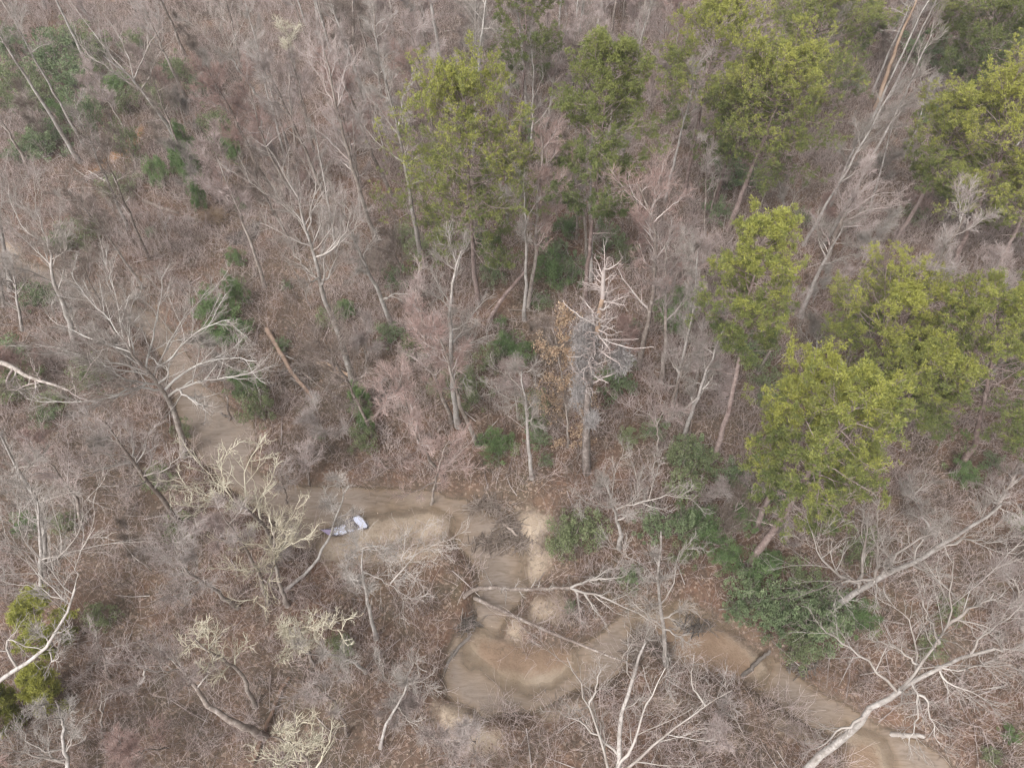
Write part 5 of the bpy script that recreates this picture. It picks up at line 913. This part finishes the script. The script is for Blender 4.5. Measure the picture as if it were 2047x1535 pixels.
def dens_tree(px, py):
    if py < 330: return 1.0 if px > 480 or py < 70 else .3
    if px < 300 and 400 < py < 800: return .3
    if px < 560 and 330 < py < 800: return .16
    if py > 800: return .32 if px < 900 else .14 if px < 1300 else .28
    return .55
up = set()
def put(p, lst, grp, noun):
    i = int(rng.integers(len(lst))); pr, hh, kd = lst[i]
    o = pr if pr.name not in up else copy_tree(pr); up.add(pr.name)
    s = float(rng.uniform(.8, 1.2)); p = p.copy(); p[2] = gz(p)-.05; o.location = tuple(p); o.rotation_euler = (rng.normal(0, .04), rng.normal(0, .04), rng.uniform(0, 6.28)); o.scale = (s, s, s*float(rng.uniform(.9, 1.1)))
    autolabel(o, p, ('tall ' if hh*s > 15 else 'medium ' if hh*s > 10 else 'short ')+ADJ[kd], noun); tag(o, None, 'tree', grp); return o
big = scatter(150, 2.0, None, None, dens_tree)
big.sort(key=lambda p: p[1])
for p in big: HB.append(p); put(p, protos[:9], 'bare winter trees of the wood', 'bare tree')
small = scatter(110, 1.8, None, None, lambda px, py: .5 if py < 900 else .8, True)
for p in small: put(p, protos[9:], 'bare saplings of the understorey', 'bare sapling')
slim = scatter(70, 1.6, None, None, lambda px, py: 1. if (px > 560 and py < 640) else .04, 'slim')
for p in slim: put(p, SL, 'slender straight trees of the wood', 'slender tree')
for pr, _, _ in protos+SL:
    if pr.name not in up:
        for ch in list(pr.children): bpy.data.objects.remove(ch)
        bpy.data.objects.remove(pr)

write_labels()
# ------------------------------------------------------------------ brush: what nobody could count
def brush(n, name, mat, hmin, hmax, stems, rad, fn, lab, subn=3):
    x = rng.uniform(-84, 84, n*3); y = rng.uniform(5, 116, n*3); q = np.column_stack([x, y])
    patch = wob(x, y, .35)+.6*wob(x+40, y-13, 1.1)
    px = np.array([project((a, b_, 0)) for a, b_ in q]); dcr = sdf(q, CREEK)
    k = (dcr > -.1-.6*(rng.uniform(0, 1, len(q)) < .4)) & (px[:, 0] > -80) & (px[:, 0] < 2127) & (px[:, 1] > -60) & (px[:, 1] < 1600) & (rng.normal(0, .9, len(q)) < patch+.7)
    q = q[k]; free = np.ones(len(q), bool)
    for c_, r_ in [(s_[0], s_[1]*.95) for s_ in SHB]+CLR: free &= (np.hypot(q[:, 0]-c_[0], q[:, 1]-c_[1]) > r_) | (rng.uniform(0, 1, len(q)) < .28)
    q = q[free][:n]; zz = ground_z(q)[0]; m = len(q); a = rng.uniform(0, 6.28, (m, stems)); t = np.abs(rng.normal(.4, .35, (m, stems)))
    hh = rng.uniform(hmin, hmax, (m, stems))*rng.uniform(.6, 1.2, (m, 1)); d = np.stack([np.cos(a)*t, np.sin(a)*t, np.ones_like(a)], -1).reshape(-1, 3); d = nrm(d)
    p0 = (np.column_stack([q, zz])[:, None]+rng.normal(0, rad, (m, stems, 3))*np.array([1, 1, 0])).reshape(-1, 3); L = hh.ravel(); Q = [p0]
    for i in range(3): d = nrm(d+rng.normal(0, .16, d.shape)+np.array([0, 0, -.08])); Q.append(Q[-1]+d*(L/3)[:, None])
    P_ = np.stack(Q, 1); g = Geo(); tone = np.repeat(rng.normal(.5, .16, m), stems); R_ = np.full(P_.shape[:2], .0115)*np.array([[1, .9, .8, .6]])
    g.tubes(P_, R_, 3, np.clip(tone, 0, 1)); P2, Q2 = sprout(P_, R_, subn, 42, .5, .25, 1, 3, .2, .0, .0095); g.tubes(P2, Q2, 3, np.clip(np.repeat(tone, subn)+rng.normal(0, .12, len(P2)), 0, 1))
    tag(g.build(name, mat), lab, kind='stuff')
brush(8000, 'brush_undergrowth', M['twig_brown'], .7, 1.9, 8, .35, None, 'brown tangle of leafless undergrowth covering the ground')
brush(11500, 'grey_undergrowth', M['twig_pink'], 1.0, 3.0, 7, .45, None, 'pinkish grey leafless undergrowth between the trees')
# dead sticks lying about
n = 2600; q = np.column_stack([rng.uniform(-64, 64, n), rng.uniform(5, 105, n)]); q = q[sdf(q, CREEK) > .1]; z3 = ground_z(q)[0]+.12; az = rng.uniform(0, 6.28, len(q)); L = rng.uniform(.5, 1, len(q))**2*3.2
d = np.stack([np.cos(az), np.sin(az), rng.normal(0, .06, len(q))], 1); p = np.column_stack([q, z3]); P_ = np.stack([p-d*L[:, None]*.5, p+rng.normal(0, .06, p.shape)*np.array([1, 1, .2]), p+d*L[:, None]*.5], 1)
g = Geo(); g.tubes(P_, (.012+.012*L[:, None])*np.array([[1, .8, .4]]), 4, rng.uniform(0, 1, len(q))); tag(g.build('dead_sticks', M['twig_grey']), 'dead grey sticks strewn over the forest floor', kind='stuff')
# loose leaves and bits lying on the floor
n = 60000; q = np.column_stack([rng.uniform(-64, 64, n), rng.uniform(5, 80, n)]); k = sdf(q, CREEK) > .2; q = q[k]; z3 = ground_z(q)[0]+.03
p = np.column_stack([q, z3]); a = nrm(rng.normal(0, 1, p.shape)*np.array([1, 1, .3])); b_ = nrm(np.cross(a, rng.normal(0, .3, p.shape)+np.array([0, 0, 1.]))); s = rng.uniform(.04, .08, (len(p), 1))
g = Geo(); g.quads(np.stack([p-a*s, p+b_*s*.6, p+a*s, p-b_*s*.6], 1), rng.uniform(0, 1, len(p)))
ml = leafmat('fallen_leaves', [(.0, (.10, .06, .045)), (.6, (.24, .155, .115)), (.9, (.34, .25, .19)), (1, (.46, .38, .31))], .05, .8)
tag(g.build('leaf_litter', ml), 'fallen brown leaves scattered over the forest floor', kind='stuff')
# ------------------------------------------------------------------ thin winter haze: one closed box of even air
hb = Geo(); c8 = np.array([[x, y, z_] for z_ in (-4, 56) for y in (-1400, 1400) for x in (-1400, 1400)], float)
hb.add(c8, np.array([[0, 2, 3, 1], [4, 5, 7, 6], [0, 1, 5, 4], [2, 6, 7, 3], [0, 4, 6, 2], [1, 3, 7, 5]]))
mh = bpy.data.materials.new('haze_air'); mh.use_nodes = True; nh = mh.node_tree; nh.nodes.remove(nh.nodes['Principled BSDF'])
pv = nh.nodes.new('ShaderNodeVolumePrincipled'); pv.inputs['Color'].default_value = (.95, .93, .93, 1); pv.inputs['Density'].default_value = .0004; pv.inputs['Anisotropy'].default_value = .2
nh.links.new(pv.outputs[0], nh.nodes['Material Output'].inputs['Volume'])
ho = hb.build('haze', mh, smooth=False); ho['kind'] = 'stuff'; ho['label'] = 'thin pale winter haze in the air over the wood'
for t_ in HT: print(t_)
n = 5000; q = np.column_stack([rng.uniform(-50, 45, n), rng.uniform(8, 62, n)]); dd = sdf(q, CREEK); q = q[(dd < -.2) & (rng.uniform(0, 1, n) < .25+.75*np.exp(dd*1.3))]; p = np.column_stack([q, np.full(len(q), WZ+.012)])
a = nrm(rng.normal(0, 1, p.shape)*np.array([1, 1, .05])); b_ = nrm(np.cross(a, np.array([0, 0, 1.]))); s = rng.uniform(.03, .08, (len(p), 1)); g = Geo(); g.quads(np.stack([p-a*s, p+b_*s*.5, p+a*s, p-b_*s*.5], 1), rng.uniform(0, 1, len(p))); tag(g.build('floating_leaves', ml), 'brown leaves drifting on the muddy creek water', kind='stuff')
print('verts', sum(len(m.vertices) for m in bpy.data.meshes)/1e6, 'objs', len(S.objects))
